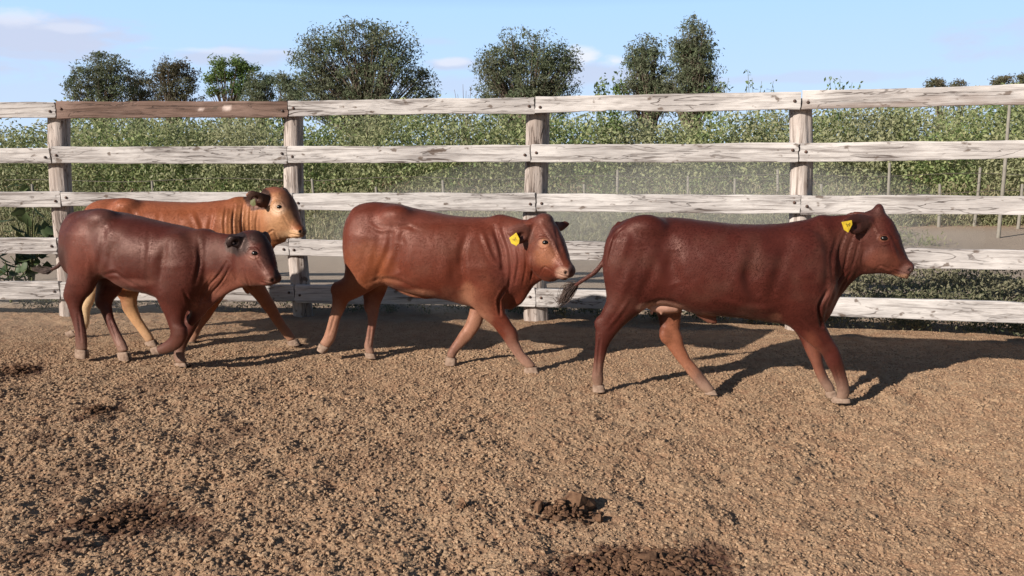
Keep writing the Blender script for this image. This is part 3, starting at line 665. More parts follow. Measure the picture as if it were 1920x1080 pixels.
class Field:
    def __init__(s, lo, hi, h):
        s.lo = np.array(lo, float); s.h = h; s.n = np.ceil((np.array(hi) - s.lo) / h).astype(int) + 1
        s.F = np.full(s.n, .2, np.float32)
        s.ax = [s.lo[i] + h * np.arange(s.n[i]) for i in range(3)]
    def box(s, lo, hi):
        a = np.clip(np.floor((lo - s.lo) / s.h).astype(int), 0, s.n); b = np.clip(np.ceil((hi - s.lo) / s.h).astype(int) + 1, 0, s.n); return a, b
    def ells(s, items, k=.03, mg=.07, sub=False, p=2.0):
        """items: (centre, axes 3x3 rows, radii)"""
        ext = [np.abs(A.T * r).sum(1) for c, A, r in items]; ext = [np.sqrt(((A * np.array(r)[:, None]) ** 2).sum(0)) for c, A, r in items]
        lo = np.min([it[0] - e for it, e in zip(items, ext)], 0) - mg; hi = np.max([it[0] + e for it, e in zip(items, ext)], 0) + mg
        a0, b0 = s.box(lo, hi); sh = b0 - a0
        if (sh <= 0).any(): return
        T = np.full(sh, .2, np.float32)
        for (c, A, r), e in zip(items, ext):
            a, b = s.box(c - e - mg, c + e + mg)
            if (b - a <= 0).any(): continue
            X = (s.ax[0][a[0]:b[0]] - c[0])[:, None, None]; Y = (s.ax[1][a[1]:b[1]] - c[1])[None, :, None]; Zz = (s.ax[2][a[2]:b[2]] - c[2])[None, None, :]
            q = [((X * A[i, 0] + Y * A[i, 1] + Zz * A[i, 2]) / r[i]).astype(np.float32) for i in range(3)]
            if p == 2.0: k0 = np.sqrt(q[0] ** 2 + q[1] ** 2 + q[2] ** 2)
            else: k0 = np.sqrt(q[0] ** 2 + (np.abs(q[1]) ** p + np.abs(q[2]) ** p) ** (2 / p))
            k1 = np.sqrt((q[0] / r[0]) ** 2 + (q[1] / r[1]) ** 2 + (q[2] / r[2]) ** 2) + 1e-6
            d = k0 * (k0 - 1) / k1
            o = a - a0; v = T[o[0]:o[0] + b[0] - a[0], o[1]:o[1] + b[1] - a[1], o[2]:o[2] + b[2] - a[2]]; np.minimum(v, d, out=v)
        M_ = s.F[a0[0]:b0[0], a0[1]:b0[1], a0[2]:b0[2]]
        if sub:
            T = -T; hh = np.clip(.5 - .5 * (T - M_) / k, 0, 1) ; R = T * (1 - hh) + M_ * hh + k * hh * (1 - hh); M_[...] = R
        else:
            hh = np.clip(.5 + .5 * (M_ - T) / k, 0, 1); M_[...] = M_ * (1 - hh) + T * hh - k * hh * (1 - hh)
    def mesh(s, smooth=2):
        F = s.F; ins = F < 0; n = s.n
        c = np.zeros(n - 1, np.int8)
        for dx in (0, 1):
            for dy in (0, 1):
                for dz in (0, 1): c += ins[dx:n[0] - 1 + dx, dy:n[1] - 1 + dy, dz:n[2] - 1 + dz]
        act = (c > 0) & (c < 8); I = np.argwhere(act); idm = np.full(n - 1, -1, np.int32); idm[act] = np.arange(len(I))
        acc = np.zeros((len(I), 3)); cnt = np.zeros(len(I))
        corners = [(dx, dy, dz) for dx in (0, 1) for dy in (0, 1) for dz in (0, 1)]
        for a in corners:
            for ax in range(3):
                if a[ax] == 1: continue
                b = list(a); b[ax] = 1
                fa = F[I[:, 0] + a[0], I[:, 1] + a[1], I[:, 2] + a[2]]; fb = F[I[:, 0] + b[0], I[:, 1] + b[1], I[:, 2] + b[2]]
                m = (fa < 0) != (fb < 0); t = np.where(m, fa / np.where(m, fa - fb, 1), 0)
                p = np.array(a, float)[None].repeat(len(I), 0); p[:, ax] += t; acc += p * m[:, None]; cnt += m
        V = s.lo + s.h * (I + acc / cnt[:, None])
        Q = []
        for ax in range(3):
            u, v = [(1, 2), (2, 0), (0, 1)][ax]
            sl0 = [slice(None)] * 3; sl1 = [slice(None)] * 3; sl0[ax] = slice(0, n[ax] - 1); sl1[ax] = slice(1, n[ax])
            a, b = ins[tuple(sl0)], ins[tuple(sl1)]
            E = np.argwhere(a != b); ok = (E[:, u] > 0) & (E[:, v] > 0) & (E[:, u] < n[u] - 1) & (E[:, v] < n[v] - 1); E = E[ok]; flip = a[E[:, 0], E[:, 1], E[:, 2]]
            eu = np.zeros(3, int); eu[u] = 1; ev = np.zeros(3, int); ev[v] = 1
            g_ = lambda e: idm[e[:, 0], e[:, 1], e[:, 2]]
            q = np.stack([g_(E - eu - ev), g_(E - ev), g_(E), g_(E - eu)], -1); q[~flip] = q[~flip][:, ::-1]; Q.append(q)
        Q = np.concatenate(Q)
        for _ in range(smooth): V = V + .5 * (nb_mean(V, Q) - V)
        return V, Q
def nb_mean(V, Q):
    S_ = np.zeros_like(V); C_ = np.zeros(len(V))
    for i in range(4):
        for j in ((i + 1) % 4, (i - 1) % 4):
            for k_ in range(3): S_[:, k_] += np.bincount(Q[:, i], V[Q[:, j], k_], len(V))
            C_ += np.bincount(Q[:, i], minlength=len(V))
    return S_ / np.maximum(C_, 1)[:, None]
def vnormals(V, Q):
    n = np.cross(V[Q[:, 2]] - V[Q[:, 0]], V[Q[:, 3]] - V[Q[:, 1]]); N = np.zeros_like(V)
    for i in range(4):
        for k_ in range(3): N[:, k_] += np.bincount(Q[:, i], n[:, k_], len(V))
    return N / (np.linalg.norm(N, axis=1)[:, None] + 1e-12)

class Cow:
    def __init__(s, name, label, A, B, scale=1.0, group='young cattle trotting past the fence'):
        a, b = on_ground(*A), on_ground(*B); o = (a + b) / 2; s.O = o; d = b - a; s.yaw = math.atan2(d[1], d[0])
        s.hx = np.array([math.cos(s.yaw), math.sin(s.yaw), 0]); s.hy = np.array([-math.sin(s.yaw), math.cos(s.yaw), 0])
        s.root = empty(name, o, s.yaw); tag(s.root, label, 'cow', group); s.k = scale
        s.mpp = o[1] / FOC           # metres per full-size pixel at the animal
    def P(s, px, py, y=0.0):
        r = ray(px, py); t = (y - (CAMP - s.O) @ s.hy) / (r @ s.hy); p = CAMP + r * t - s.O
        return np.array([p @ s.hx, y, p[2]])
    def G(s, px, py, lo=-.25, hi=.25):     # lateral place of a hoof standing on that pixel
        p = on_ground(px, py) - s.O; return float(np.clip(p @ s.hy, lo, hi))
    def begin(s, x0, x1, h=.0066, zhi=1.4):
        a = s.P(x0, 600)[0] - .08; b = s.P(x1, 600)[0] + .22; s.f = Field((a, -.42, -.03), (b, .42, zhi), h)
    def items(s, st, a=None, dens=.2, w=1.0):
        """st: (px1, py1, px2, py2, half width, lateral) sections; px1 -> px2 spans the section"""
        st = np.array(st, float); T = np.array([s.P(q[0], q[1], q[5]) for q in st]); B_ = np.array([s.P(q[2], q[3], q[5]) for q in st])
        D_ = np.hstack([(T + B_) / 2, (T - B_) / 2, st[:, 4:5]])
        L = np.linalg.norm(np.diff(D_[:, :3], axis=0), axis=1).sum(); mn = np.minimum(np.linalg.norm(D_[:, 3:6], axis=1), st[:, 4]).min()
        n = int(np.clip(L / (mn * dens), 6, 96)); D_ = catmull(D_, n); tan = np.gradient(D_[:, :3], axis=0); out = []
        for i in range(n):
            c, hv, hw = D_[i, :3], D_[i, 3:6], max(D_[i, 6], .004); t = tan[i] / (np.linalg.norm(tan[i]) + 1e-9); hl = max(np.linalg.norm(hv), .004); u = hv / hl
            lat = np.cross(u, t); lat /= np.linalg.norm(lat) + 1e-9
            if lat[1] < 0: lat = -lat
            t2 = np.cross(lat, u); aa = a if a else max(L / n * 1.1, min(hl, hw) * .62)
            out.append((c, np.array([t2, lat, u]), (aa, hw * w, hl)))
        return out
    def loft(s, st, k=.03, a=None, p=2.0, sub=False, dens=.2): s.f.ells(s.items(st, a, dens), k, p=p, sub=sub)
    def ball(s, px, py, y, rx, ry, rz, ang=0, k=.03, sub=False):
        c = s.P(px, py, y); ca, sa = math.cos(ang), math.sin(ang); A = np.array([[ca, 0, sa], [0, 1, 0], [-sa, 0, ca]]); s.f.ells([(c, A, (rx, ry, rz))], k, sub=sub)
    def finish(s, base, strokes=(), blobs=(), smooth=3, fold=None):
        V, Q = s.f.mesh(smooth); N = vnormals(V, Q)
        d = np.zeros(len(V)); px_, vd = s.project(V); near_ = (N * vd).sum(1)
        for pts, w, dep, yoff in strokes:
            w = w / s.mpp; P = catmull(np.hstack([np.array(pts, float), np.zeros((len(pts), 1))]), max(8, len(pts) * 6))[:, :2]
            lo, hi = P.min(0) - 3 * w, P.max(0) + 3 * w
            m = np.where((px_ > lo).all(1) & (px_ < hi).all(1) & (near_ < .15))[0]
            dist = np.full(len(m), 1e3); par_ = np.zeros(len(m)); n_ = len(P) - 1
            for i in range(n_):
                ab = P[i + 1] - P[i]; t = np.clip(((px_[m] - P[i]) @ ab) / (ab @ ab + 1e-12), 0, 1); dd = np.linalg.norm(px_[m] - P[i] - t[:, None] * ab, axis=1)
                u = dd < dist; dist[u] = dd[u]; par_[u] = (i + t[u]) / n_
            tp = np.clip(np.sin(np.clip(par_, .04, .96) * math.pi), 0, 1) ** .5
            pr = np.exp(-(dist / w) ** 2) - .35 * np.exp(-((dist - 1.7 * w) / w) ** 2)      # a narrow valley between two soft shoulders
            d[m] += dep * pr * tp * np.clip(-near_[m] * 1.5 + .4, 0, 1)
        V = V + N * d[:, None]
        V = V + N * (.0035 * fbm(V[:, 0] * 9 + V[:, 1] * 3, V[:, 2] * 9, 5, 3))[:, None]
        C_ = np.tile(np.array(base, float), (len(V), 1)); dust = np.zeros(len(V))
        for px, py, rpx, rpy, col, st, *hd in blobs:
            q = np.sqrt(((px_[:, 0] - px) / rpx) ** 2 + ((px_[:, 1] - py) / rpy) ** 2) + .25 * fbm(V[:, 0] * 14, V[:, 2] * 14, 9, 3)
            m = np.clip((1.15 - q) * 5, 0, 1) if hd else np.clip((1.35 - q) * 1.25, 0, 1); m = m * m * (3 - 2 * m) * st; C_ = C_ * (1 - m[:, None]) + np.array(col) * m[:, None]
        z = V[:, 2]; dust = np.clip((.30 - z) / .30, 0, 1) ** 2.2 * .62 + .05 * np.clip(fbm(V[:, 0] * 7, z * 7, 44, 3) * 2, 0, 1)
        s.V, s.Q = V, Q
        # short coat: tiny blades of hair lying back and down over the skin
        n = 110000; tri = V[Q]; ar = np.linalg.norm(np.cross(tri[:, 2] - tri[:, 0], tri[:, 3] - tri[:, 1]), axis=1); fi = rng.choice(len(Q), n, p=ar / ar.sum())
        u, v = rng.random((2, n, 1)); q = tri[fi]; P = (q[:, 0] * (1 - u) + q[:, 1] * u) * (1 - v) + (q[:, 3] * (1 - u) + q[:, 2] * u) * v
        Nn = N[Q[fi, 0]]; fl = np.array([-1, 0, -.75]) + .5 * np.stack([fbm(P[:, 0] * 6, P[:, 2] * 6, 201, 3), np.zeros(n), fbm(P[:, 0] * 6, P[:, 2] * 6, 205, 3)], -1) + .16 * rng.standard_normal((n, 3))
        fl[P[:, 2] < .45] += [.8, 0, -.8]
        fl -= (fl * Nn).sum(1)[:, None] * Nn; fl /= np.linalg.norm(fl, axis=1)[:, None] + 1e-9; sd_ = np.cross(Nn, fl)
        ln = rng.uniform(.007, .014, n)[:, None] * np.where(P[:, 2] < .45, .7, 1)[:, None]; wd = rng.uniform(.0007, .0012, n)[:, None]; lift = rng.uniform(.05, .30, n)[:, None]
        HV = np.stack([P - sd_ * wd, P + sd_ * wd, P + fl * ln + Nn * ln * lift], 1).reshape(-1, 3); HF = (np.arange(3 * n).reshape(n, 3) + len(V))[:, [0, 2, 1]]
        hc = C_[Q[fi, 0]] * rng.uniform(.72, 1.28, (n, 1))
        C_ = np.vstack([C_, np.repeat(hc, 3, 0)]); dust = np.concatenate([dust, np.repeat(dust[Q[fi, 0]], 3)])
        s.body = np_mesh('body', np.vstack([V, HV]), [Q, HF], True, G['coat'], s.root, color=C_, attrs={'dust': dust}); return s.body
    def project(s, V):
        w = s.O + V[:, :1] * s.hx + V[:, 1:2] * s.hy + np.hstack([np.zeros((len(V), 2)), V[:, 2:]]) - CAMP
        z = w @ FWD; d = w / np.linalg.norm(w, axis=1)[:, None]
        return np.stack([960 + FOC * (w @ RIGHT) / z, 540 - FOC * (w @ UP) / z], -1), np.stack([d @ s.hx, d @ s.hy, d[:, 2]], -1)
    def surf(s, px, py):
        """outermost near-side point of the body under that pixel"""
        rd = ray(px, py); rl = np.array([rd @ s.hx, rd @ s.hy, rd[2]]); o = CAMP - s.O; ol = np.array([o @ s.hx, o @ s.hy, o[2]])
        w = s.V - ol; t = w @ rl; dist = np.linalg.norm(w - t[:, None] * rl, axis=1); m = dist < .007
        if not m.any(): m = dist < dist.min() + .004
        i = np.where(m)[0][np.argmin(t[m])]; return s.V[i], ol, rl
    def eye(s, px, py, r=.0185, inset=.0075, y=None):
        p, ol, rl = s.surf(px, py); c = ol + rl * ((p - ol) @ rl) + np.array([0, inset, 0]); a = np.linspace(0, math.pi, 11)
        V = [(c[0] + r * 1.15 * math.sin(t) * math.cos(u), c[1] - r * .9 * math.cos(t), c[2] + r * .85 * math.sin(t) * math.sin(u)) for t in a for u in np.linspace(0, 2 * math.pi, 17)[:-1]]
        id_ = np.arange(11 * 16).reshape(11, 16); F = np.stack([id_[:-1], id_[1:], np.roll(id_[1:], -1, 1), np.roll(id_[:-1], -1, 1)], -1).reshape(-1, 4)
        return np_mesh('eye', V, F, True, G['eye'], s.root)
    def hoof(s, L0, R0, L1, R1, y0, y1, k=.03):
        """two claws; L0/R0 pixel pair at the coronet, L1/R1 heel and toe at the sole"""
        pts = [s.P(*L0, y0), s.P(*R0, y0), s.P(*L1, y1), s.P(*R1, y1)]; P = np.array(pts); P[:2] += .22 * (P[2:] - P[:2]); lo = P.min(0) - .06; hi = P.max(0) + .08
        f = Field(lo, hi, .0038)
        for sd in (-1, 1):
            it = []
            for t in np.linspace(0, 1, 9):
                a = P[0] * (1 - t) + P[2] * t; b = P[1] * (1 - t) + P[3] * t; c = (a + b) / 2; hv = (b - a) / 2; hl = np.linalg.norm(hv) * .98
                u = hv / hl; up = P[:2].mean(0) - P[2:].mean(0); up -= (up @ u) * u; up /= np.linalg.norm(up); lat = np.cross(up, u)
                c = c + np.array([0, 1, 0]) * sd * (.0135 + .003 * t)
                it.append((c, np.array([up, lat, u]), (.007, .0150 + .004 * t, hl)))
            f.ells(it, .003, .02)
        for sd in (): f.ells([(P[0] + (P[0] - P[2]) * .9 + np.array([-.004, sd * .016, 0]), np.eye(3), (.010, .008, .012))], .004, .02)
        V, Q = f.mesh(1); V[:, 2] = np.maximum(V[:, 2], -.004) 
        return np_mesh('hoof', V, Q, True, G['hoof'], s.root)
    def tagm(s, poly, yoff, mat='yellow', ink=True, th=.003, tilt=0.0):
        P = np.array([s.P(a, b, yoff) for a, b in poly]); c = P.mean(0); P[:, 1] += (P[:, 0] - c[0]) * tilt
        n = len(P); n_ = np.cross(P[1] - P[0], P[2] - P[0]); n_ /= np.linalg.norm(n_); n_ *= -np.sign(n_[1]) * 1
        V = np.vstack([P + n_ * th, P, [c + n_ * th * 1.6], [c]]); F3 = [(2 * n, i, (i + 1) % n) for i in range(n)] + [(2 * n + 1, n + (i + 1) % n, n + i) for i in range(n)]
        F4 = [(i, n + i, n + (i + 1) % n, (i + 1) % n) for i in range(n)]
        t = np_mesh('ear_tag', V, [np.array(F4), np.array(F3)], False, G[mat], s.root)
        if ink:         # a few inked strokes, too small to read in the photograph
            e1 = P[1] - P[0]; e1 /= np.linalg.norm(e1); e2 = np.cross(n_, e1); acc = Acc()
            for (u, v, du, dv) in [(-.010, .006, .003, .010), (-.002, .007, .008, .003), (-.004, -.004, .003, .010), (.006, -.002, .003, .009), (.010, .008, .003, .008)]:
                q = c + n_ * (th * 1.6 + .0012) + e1 * u + e2 * v; V = np.array([q, q + e1 * du, q + e1 * du + e2 * dv, q + e2 * dv]); acc.add(V, np.array([[0, 1, 2, 3]]))
            acc.build('tag_marking', G['ink'], t, False)
        return t
    def tuft(s, pts, n=160, spread=.02, y=0.0, r=.0014):
        P = np.array([s.P(a, b, y) for a, b in pts]); acc = Acc()
        for i in range(n):
            o = rng.standard_normal(3) * spread; e = rng.uniform(.6, 1.0); Q_ = catmull(P, 7)
            t = np.linspace(0, 1, 7)[:, None]; prof = np.sin(np.clip(t * .9 + .08, 0, 1) * math.pi) ** .8
            q = P[0] + (Q_ - P[0]) * e + o * prof + rng.standard_normal(3) * spread * .7 * t ** 2
            V, F = tube_mesh(q, np.linspace(r * 1.6, r * .5, 7), 3); acc.add(V, F)
        return acc.build('tail_tuft', G['hair'], s.root)
def slim(r):
    q = .90 if r[4] <= .034 else (.95 if r[4] < .045 else 1.0); cx_, cy_ = (r[0] + r[2]) / 2, (r[1] + r[3]) / 2
    return (cx_ + (r[0] - cx_) * q, cy_ + (r[1] - cy_) * q, cx_ + (r[2] - cx_) * q, cy_ + (r[3] - cy_) * q, r[4] * q)
def lg(rows, y0, y1, wr=.8):
    """leg sections from (xl, yl, xr, yr, halfwidth) with the lateral place eased from y0 to y1"""
    rows = [slim(r) for r in rows]; ys_ = [(r[1] + r[3]) / 2 for r in rows]; a, b = ys_[0], ys_[-1]
    return [(r[0], r[1], r[2], r[3], r[4], y0 + (y1 - y0) * np.clip((q - a) / (b - a), 0, 1)) for r, q in zip(rows, ys_)]

# ---- the lead animal, right
def cow_right():
    c = Cow('brown_cow', 'dark red-brown heifer leading at the right, yellow ear tag, tail swung out behind', (1122, 727), (1575, 747))
    c.begin(1030, 1730, zhi=1.32)
    T = [(1149, 436, 1146, 520, .085, 0), (1163, 419, 1155, 560, .145, 0), (1182, 409, 1176, 580, .178, 0), (1210, 407, 1206, 574, .195, 0), (1262, 408, 1256, 572, .225, 0), (1318, 414, 1312, 588, .255, 0), (1373, 420, 1368, 592, .265, 0), (1425, 421, 1420, 598, .25, 0),
         (1470, 419, 1470, 606, .215, 0), (1512, 412, 1512, 602, .175, 0), (1540, 407, 1536, 594, .135, 0)]
    c.loft(T, k=.04, p=2.35)
    c.loft([(1540, 407, 1545, 585, .125, 0), (1565, 404, 1562, 560, .105, -.005), (1590, 402, 1580, 536, .09, -.01), (1615, 400, 1602, 515, .08, -.015), (1635, 396, 1622, 508, .07, -.02)], k=.05)
    # shoulder, haunch, hip point
    c.ball(1508, 520, -.125, .17, .085, .26, .15, k=.06); c.ball(1508, 520, .125, .17, .085, .26, .15, k=.06)
    c.ball(1195, 480, -.12, .19, .085, .22, -.2, k=.06); c.ball(1195, 480, .12, .19, .085, .22, -.2, k=.06)
    for sd in (-1, 1): c.ball(1212, 424, sd * .135, .085, .06, .05, k=.09); c.ball(1160, 440, sd * .075, .03, .03, .03, k=.04)
    # head
    c.loft([(1634, 396, 1604, 455, .066, -.02), (1652, 396, 1612, 490, .080, -.025), (1670, 410, 1625, 507, .088, -.03), (1684, 437, 1641, 511, .084, -.035), (1691, 459, 1660, 513, .064, -.04), (1698, 476, 1674, 515, .048, -.043), (1705, 489, 1685, 517, .043, -.046), (1708, 497, 1692, 518, .041, -.048)], k=.02)
    c.ball(1704, 500, -.048, .026, .046, .026, .5, k=.02); c.ball(1688, 515, -.046, .05, .030, .014, -.35, k=.012)
    c.ball(1647, 397, -.02, .03, .035, .045, -.1, k=.03); c.ball(1648, 391, -.02, .012, .02, .022, k=.02)
    c.ball(1659, 444, -.085, .034, .02, .026, k=.02)     # brow around the eye
    c.ball(1640, 485, -.085, .05, .02, .05, k=.035)      # cheek
    c.ball(1706, 506, -.090, .011, .014, .008, .7, k=.006, sub=True)
    # ears
    for sd, y_, y2 in ((-1, -.075, -.17), (1, .05, .15)):
        e = [(1634, 406, 1632, 425, .020, y_), (1620, 401, 1617, 437, .016, y_ + (y2 - y_) * .35), (1606, 400, 1602, 441, .013, y_ + (y2 - y_) * .7), (1593, 402, 1591, 433, .011, y_ + (y2 - y_) * .9), (1583, 409, 1583, 421, .008, y2)]
        if sd > 0: e = [(a, b - 4, a2, b2 - 8, w, y) for a, b, a2, b2, w, y in e]
        c.loft(e, k=.012, a=.012)
    c.ball(1611, 424, -.155, .038, .016, .022, -.1, k=.008, sub=True)
    # dewlap, navel skin, udder
    c.loft([(1628, 500, 1640, 512, .02, -.02), (1605, 500, 1614, 516, .024, -.015), (1580, 520, 1592, 535, .022, -.01), (1561, 540, 1572, 560, .022, -.005), (1548, 562, 1560, 586, .024, 0), (1534, 580, 1546, 606, .03, 0)], k=.025)
    c.loft([(1308, 575, 1310, 594, .03, 0), (1325, 580, 1330, 606, .022, 0), (1338, 588, 1344, 608, .014, 0)], k=.02)
    # legs
    ygn, ygf = -.07, -.01
    near_h = lg([(1140, 450, 1225, 455, .075), (1135, 510, 1232, 515, .085), (1137, 560, 1212, 572, .078), (1129, 583, 1190, 592, .060), (1119, 604, 1170, 612, .044), (1115, 625, 1154, 630, .036), (1114, 648, 1142, 650, .030), (1112, 675, 1135, 676, .026), (1110, 694, 1132, 695, .027), (1108, 708, 1133, 710, .031), (1112, 720, 1131, 722, .027)], -.125, ygn)
    c.loft(near_h, k=.045); c.hoof((1110, 719), (1132, 720), (1111, 733), (1136, 733), ygn, ygn)
    c.ball(1124, 605, -.09, .030, .022, .042, -.3, k=.02); c.ball(1246, 630, .02, .028, .022, .042, .3, k=.02)
    c.ball(1562, 676, -.075, .031, .030, .044, .4, k=.018)
    far_h = lg([(1160, 470, 1250, 475, .08), (1190, 530, 1275, 530, .085), (1225, 575, 1279, 572, .06), (1234, 595, 1278, 592, .046), (1236, 618, 1276, 616, .038), (1240, 636, 1281, 632, .038), (1253, 656, 1285, 648, .032), (1271, 680, 1296, 672, .026), (1285, 698, 1310, 688, .025), (1300, 716, 1324, 706, .028), (1312, 730, 1336, 722, .029), (1322, 736, 1340, 728, .026)], .13, ygf)
    c.loft(far_h, k=.035); c.hoof((1318, 737), (1340, 727), (1326, 745), (1348, 742), ygf, ygf)
    yn, yf = -.06, .04
    near_f = lg([(1450, 520, 1545, 510, .08), (1456, 560, 1545, 555, .085), (1470, 596, 1541, 588, .066), (1492, 622, 1549, 612, .050), (1518, 646, 1562, 634, .042), (1539, 664, 1574, 654, .036), (1552, 684, 1582, 676, .032), (1560, 706, 1588, 700, .028), (1566, 722, 1593, 718, .029), (1568, 735, 1595, 734, .031), (1566, 744, 1592, 745, .028)], -.13, yn)
    c.loft(near_f, k=.045); c.hoof((1564, 743), (1594, 745), (1553, 757), (1596, 761), yn, yn)
    far_f = lg([(1455, 540, 1530, 550, .07), (1478, 600, 1530, 600, .055), (1496, 630, 1534, 634, .042), (1508, 655, 1542, 658, .036), (1520, 682, 1545, 680, .033), (1526, 698, 1549, 694, .028), (1534, 715, 1556, 710, .025), (1542, 728, 1564, 722, .027), (1547, 734, 1566, 730, .025)], .12, yf)
    c.loft(far_f, k=.03); c.hoof((1546, 734), (1567, 729), (1549, 745), (1570, 742), yf, yf)
    # tail
    c.loft([(1158, 415, 1164, 424, .018, -.02), (1146, 430, 1154, 434, .018, -.02), (1136, 458, 1144, 461, .014, -.02), (1129, 486, 1136, 490, .012, -.03), (1112, 508, 1118, 514, .011, -.04), (1089, 523, 1094, 530, .010, -.05), (1073, 534, 1079, 541, .011, -.06)], k=.012)
    bb = (.064, .0138, .0098)
    st = [([(1262, 465), (1258, 500), (1268, 535)], .055, -.024, 0), ([(1415, 490), (1408, 525), (1425, 560)], .050, -.016, 0), ([(1552, 545), (1536, 575), (1541, 612)], .010, -.014, 0), ([(1590, 505), (1572, 530), (1560, 560), (1548, 590)], .007, -.009, 0), ([(1600, 512), (1582, 536), (1566, 566)], .006, .006, 0), ([(1180, 500), (1170, 540), (1158, 570)], .030, .008, 0), ([(1236, 470), (1222, 510), (1206, 548), (1190, 575)], .030, -.008, -.2), ([(1172, 424), (1154, 440), (1144, 470), (1137, 505)], .0065, -.010, 0), ([(1205, 576), (1235, 563), (1265, 566), (1290, 584)], .012, -.007, -.2),
          ([(1478, 450), (1462, 500), (1448, 545), (1455, 592)], .034, -.007, -.2), ([(1540, 435), (1552, 475), (1552, 520), (1540, 570)], .024, -.007, -.1),
          ([(1600, 440), (1590, 470), (1583, 505), (1572, 530)], .009, -.007, -.08), ([(1612, 445), (1604, 480), (1596, 505)], .008, -.006, -.08), ([(1588, 430), (1574, 470), (1570, 515)], .010, -.006, -.08), ([(1570, 440), (1560, 480), (1562, 530)], .010, -.005, -.08),
          ([(1620, 470), (1616, 492), (1622, 505)], .008, -.007, -.08), ([(1640, 508), (1650, 498), (1665, 503), (1680, 515)], .006, -.004, -.07), ([(1703, 515), (1692, 511), (1678, 506)], .0045, -.009, 0), ([(1648, 440), (1640, 425), (1632, 415)], .008, .005, 0), ([(1664, 430), (1676, 448), (1686, 470), (1697, 490)], .010, -.004, 0), ([(1652, 500), (1662, 506), (1672, 508)], .008, .005, 0),
          ([(1672, 455), (1680, 478), (1690, 498)], .008, .004, -.06), ([(1645, 452), (1650, 441), (1662, 438), (1671, 446)], .006, .005, -.09), ([(1647, 453), (1657, 459), (1670, 456)], .005, .004, -.09),
          ([(1300, 460), (1285, 510), (1270, 545)], .05, -.004, -.25), ([(1340, 560), (1400, 575), (1450, 580)], .02, .005, -.25), ([(1380, 500), (1420, 520), (1445, 560)], .04, -.005, -.25), ([(1262, 435), (1245, 455), (1242, 490)], .045, -.007, -.22),
          ([(1500, 600), (1530, 628), (1550, 655)], .012, .005, -.12), ([(1180, 560), (1160, 590), (1140, 615)], .012, .006, -.1), ([(1150, 430), (1175, 440), (1160, 500)], .03, .006, 0), ([(1420, 450), (1400, 520), (1420, 570)], .03, -.006, 0), ([(1126, 630), (1122, 665), (1120, 700)], .0075, -.0065, 0), ([(1290, 690), (1310, 716)], .0075, -.0065, 0), ([(1566, 690), (1578, 725)], .0075, -.0065, 0)]
    tan_, lip = (.30, .125, .065), (.24, .10, .07)
    bl = [(1240, 578, 38, 12, (.46, .26, .19), .95), (1322, 598, 22, 12, (.22, .09, .06), .8), (1270, 660, 38, 75, (.30, .115, .06), .75), (1700, 510, 14, 14, (.17, .09, .075), .7), (1690, 520, 26, 6, (.40, .22, .13), .7), (1657, 447, 10, 6, (.26, .10, .06), .6), (1708, 506, 5, 9, (.055, .035, .033), .8), (1706, 507, 3, 2.4, (.01, .006, .006), 1), (1655, 490, 34, 22, (.17, .05, .03), .6),
          (1455, 595, 12, 8, (.22, .09, .055), .45), (1128, 470, 12, 40, (.07, .018, .013), .7), (1100, 515, 30, 30, (.085, .035, .028), .8), (1558, 570, 14, 40, (.20, .075, .055), .6), (1520, 690, 22, 60, (.21, .07, .04), .6), (1125, 720, 22, 50, (.17, .075, .055), .5), (1330, 730, 24, 30, (.22, .12, .09), .6), (1609, 422, 24, 19, (.045, .016, .014), .85, 1), (1640, 395, 22, 14, (.06, .025, .022), .7), (1555, 740, 40, 30, (.15, .085, .07), .5)]
    c.finish(bb, st, bl); c.eye(1658, 447); c.ball
    c.tagm([(1577, 416), (1597, 413), (1598, 421), (1590, 436), (1582, 431)], -.185, tilt=.25)
    c.tuft([(1078, 536), (1066, 546), (1058, 558), (1047, 572)], 190, .020, -.055)
    # udder as its own pink part
    f = Field(c.P(1190, 620, -.2) - .05, c.P(1300, 540, .2) + .05, .006)
    it = c.items([(1211, 566, 1213, 577, .035, -.02), (1228, 560, 1230, 585, .060, -.02), (1248, 560, 1250, 587, .065, -.02), (1270, 566, 1268, 586, .05, -.02)]); f.ells(it, .02)
    for px in (1222, 1240): f.ells([(c.P(px, 585, -.06), np.eye(3), (.010, .010, .02))], .01)
    V, Q = f.mesh(2); np_mesh('udder', V, Q, True, G['pink'], c.root)
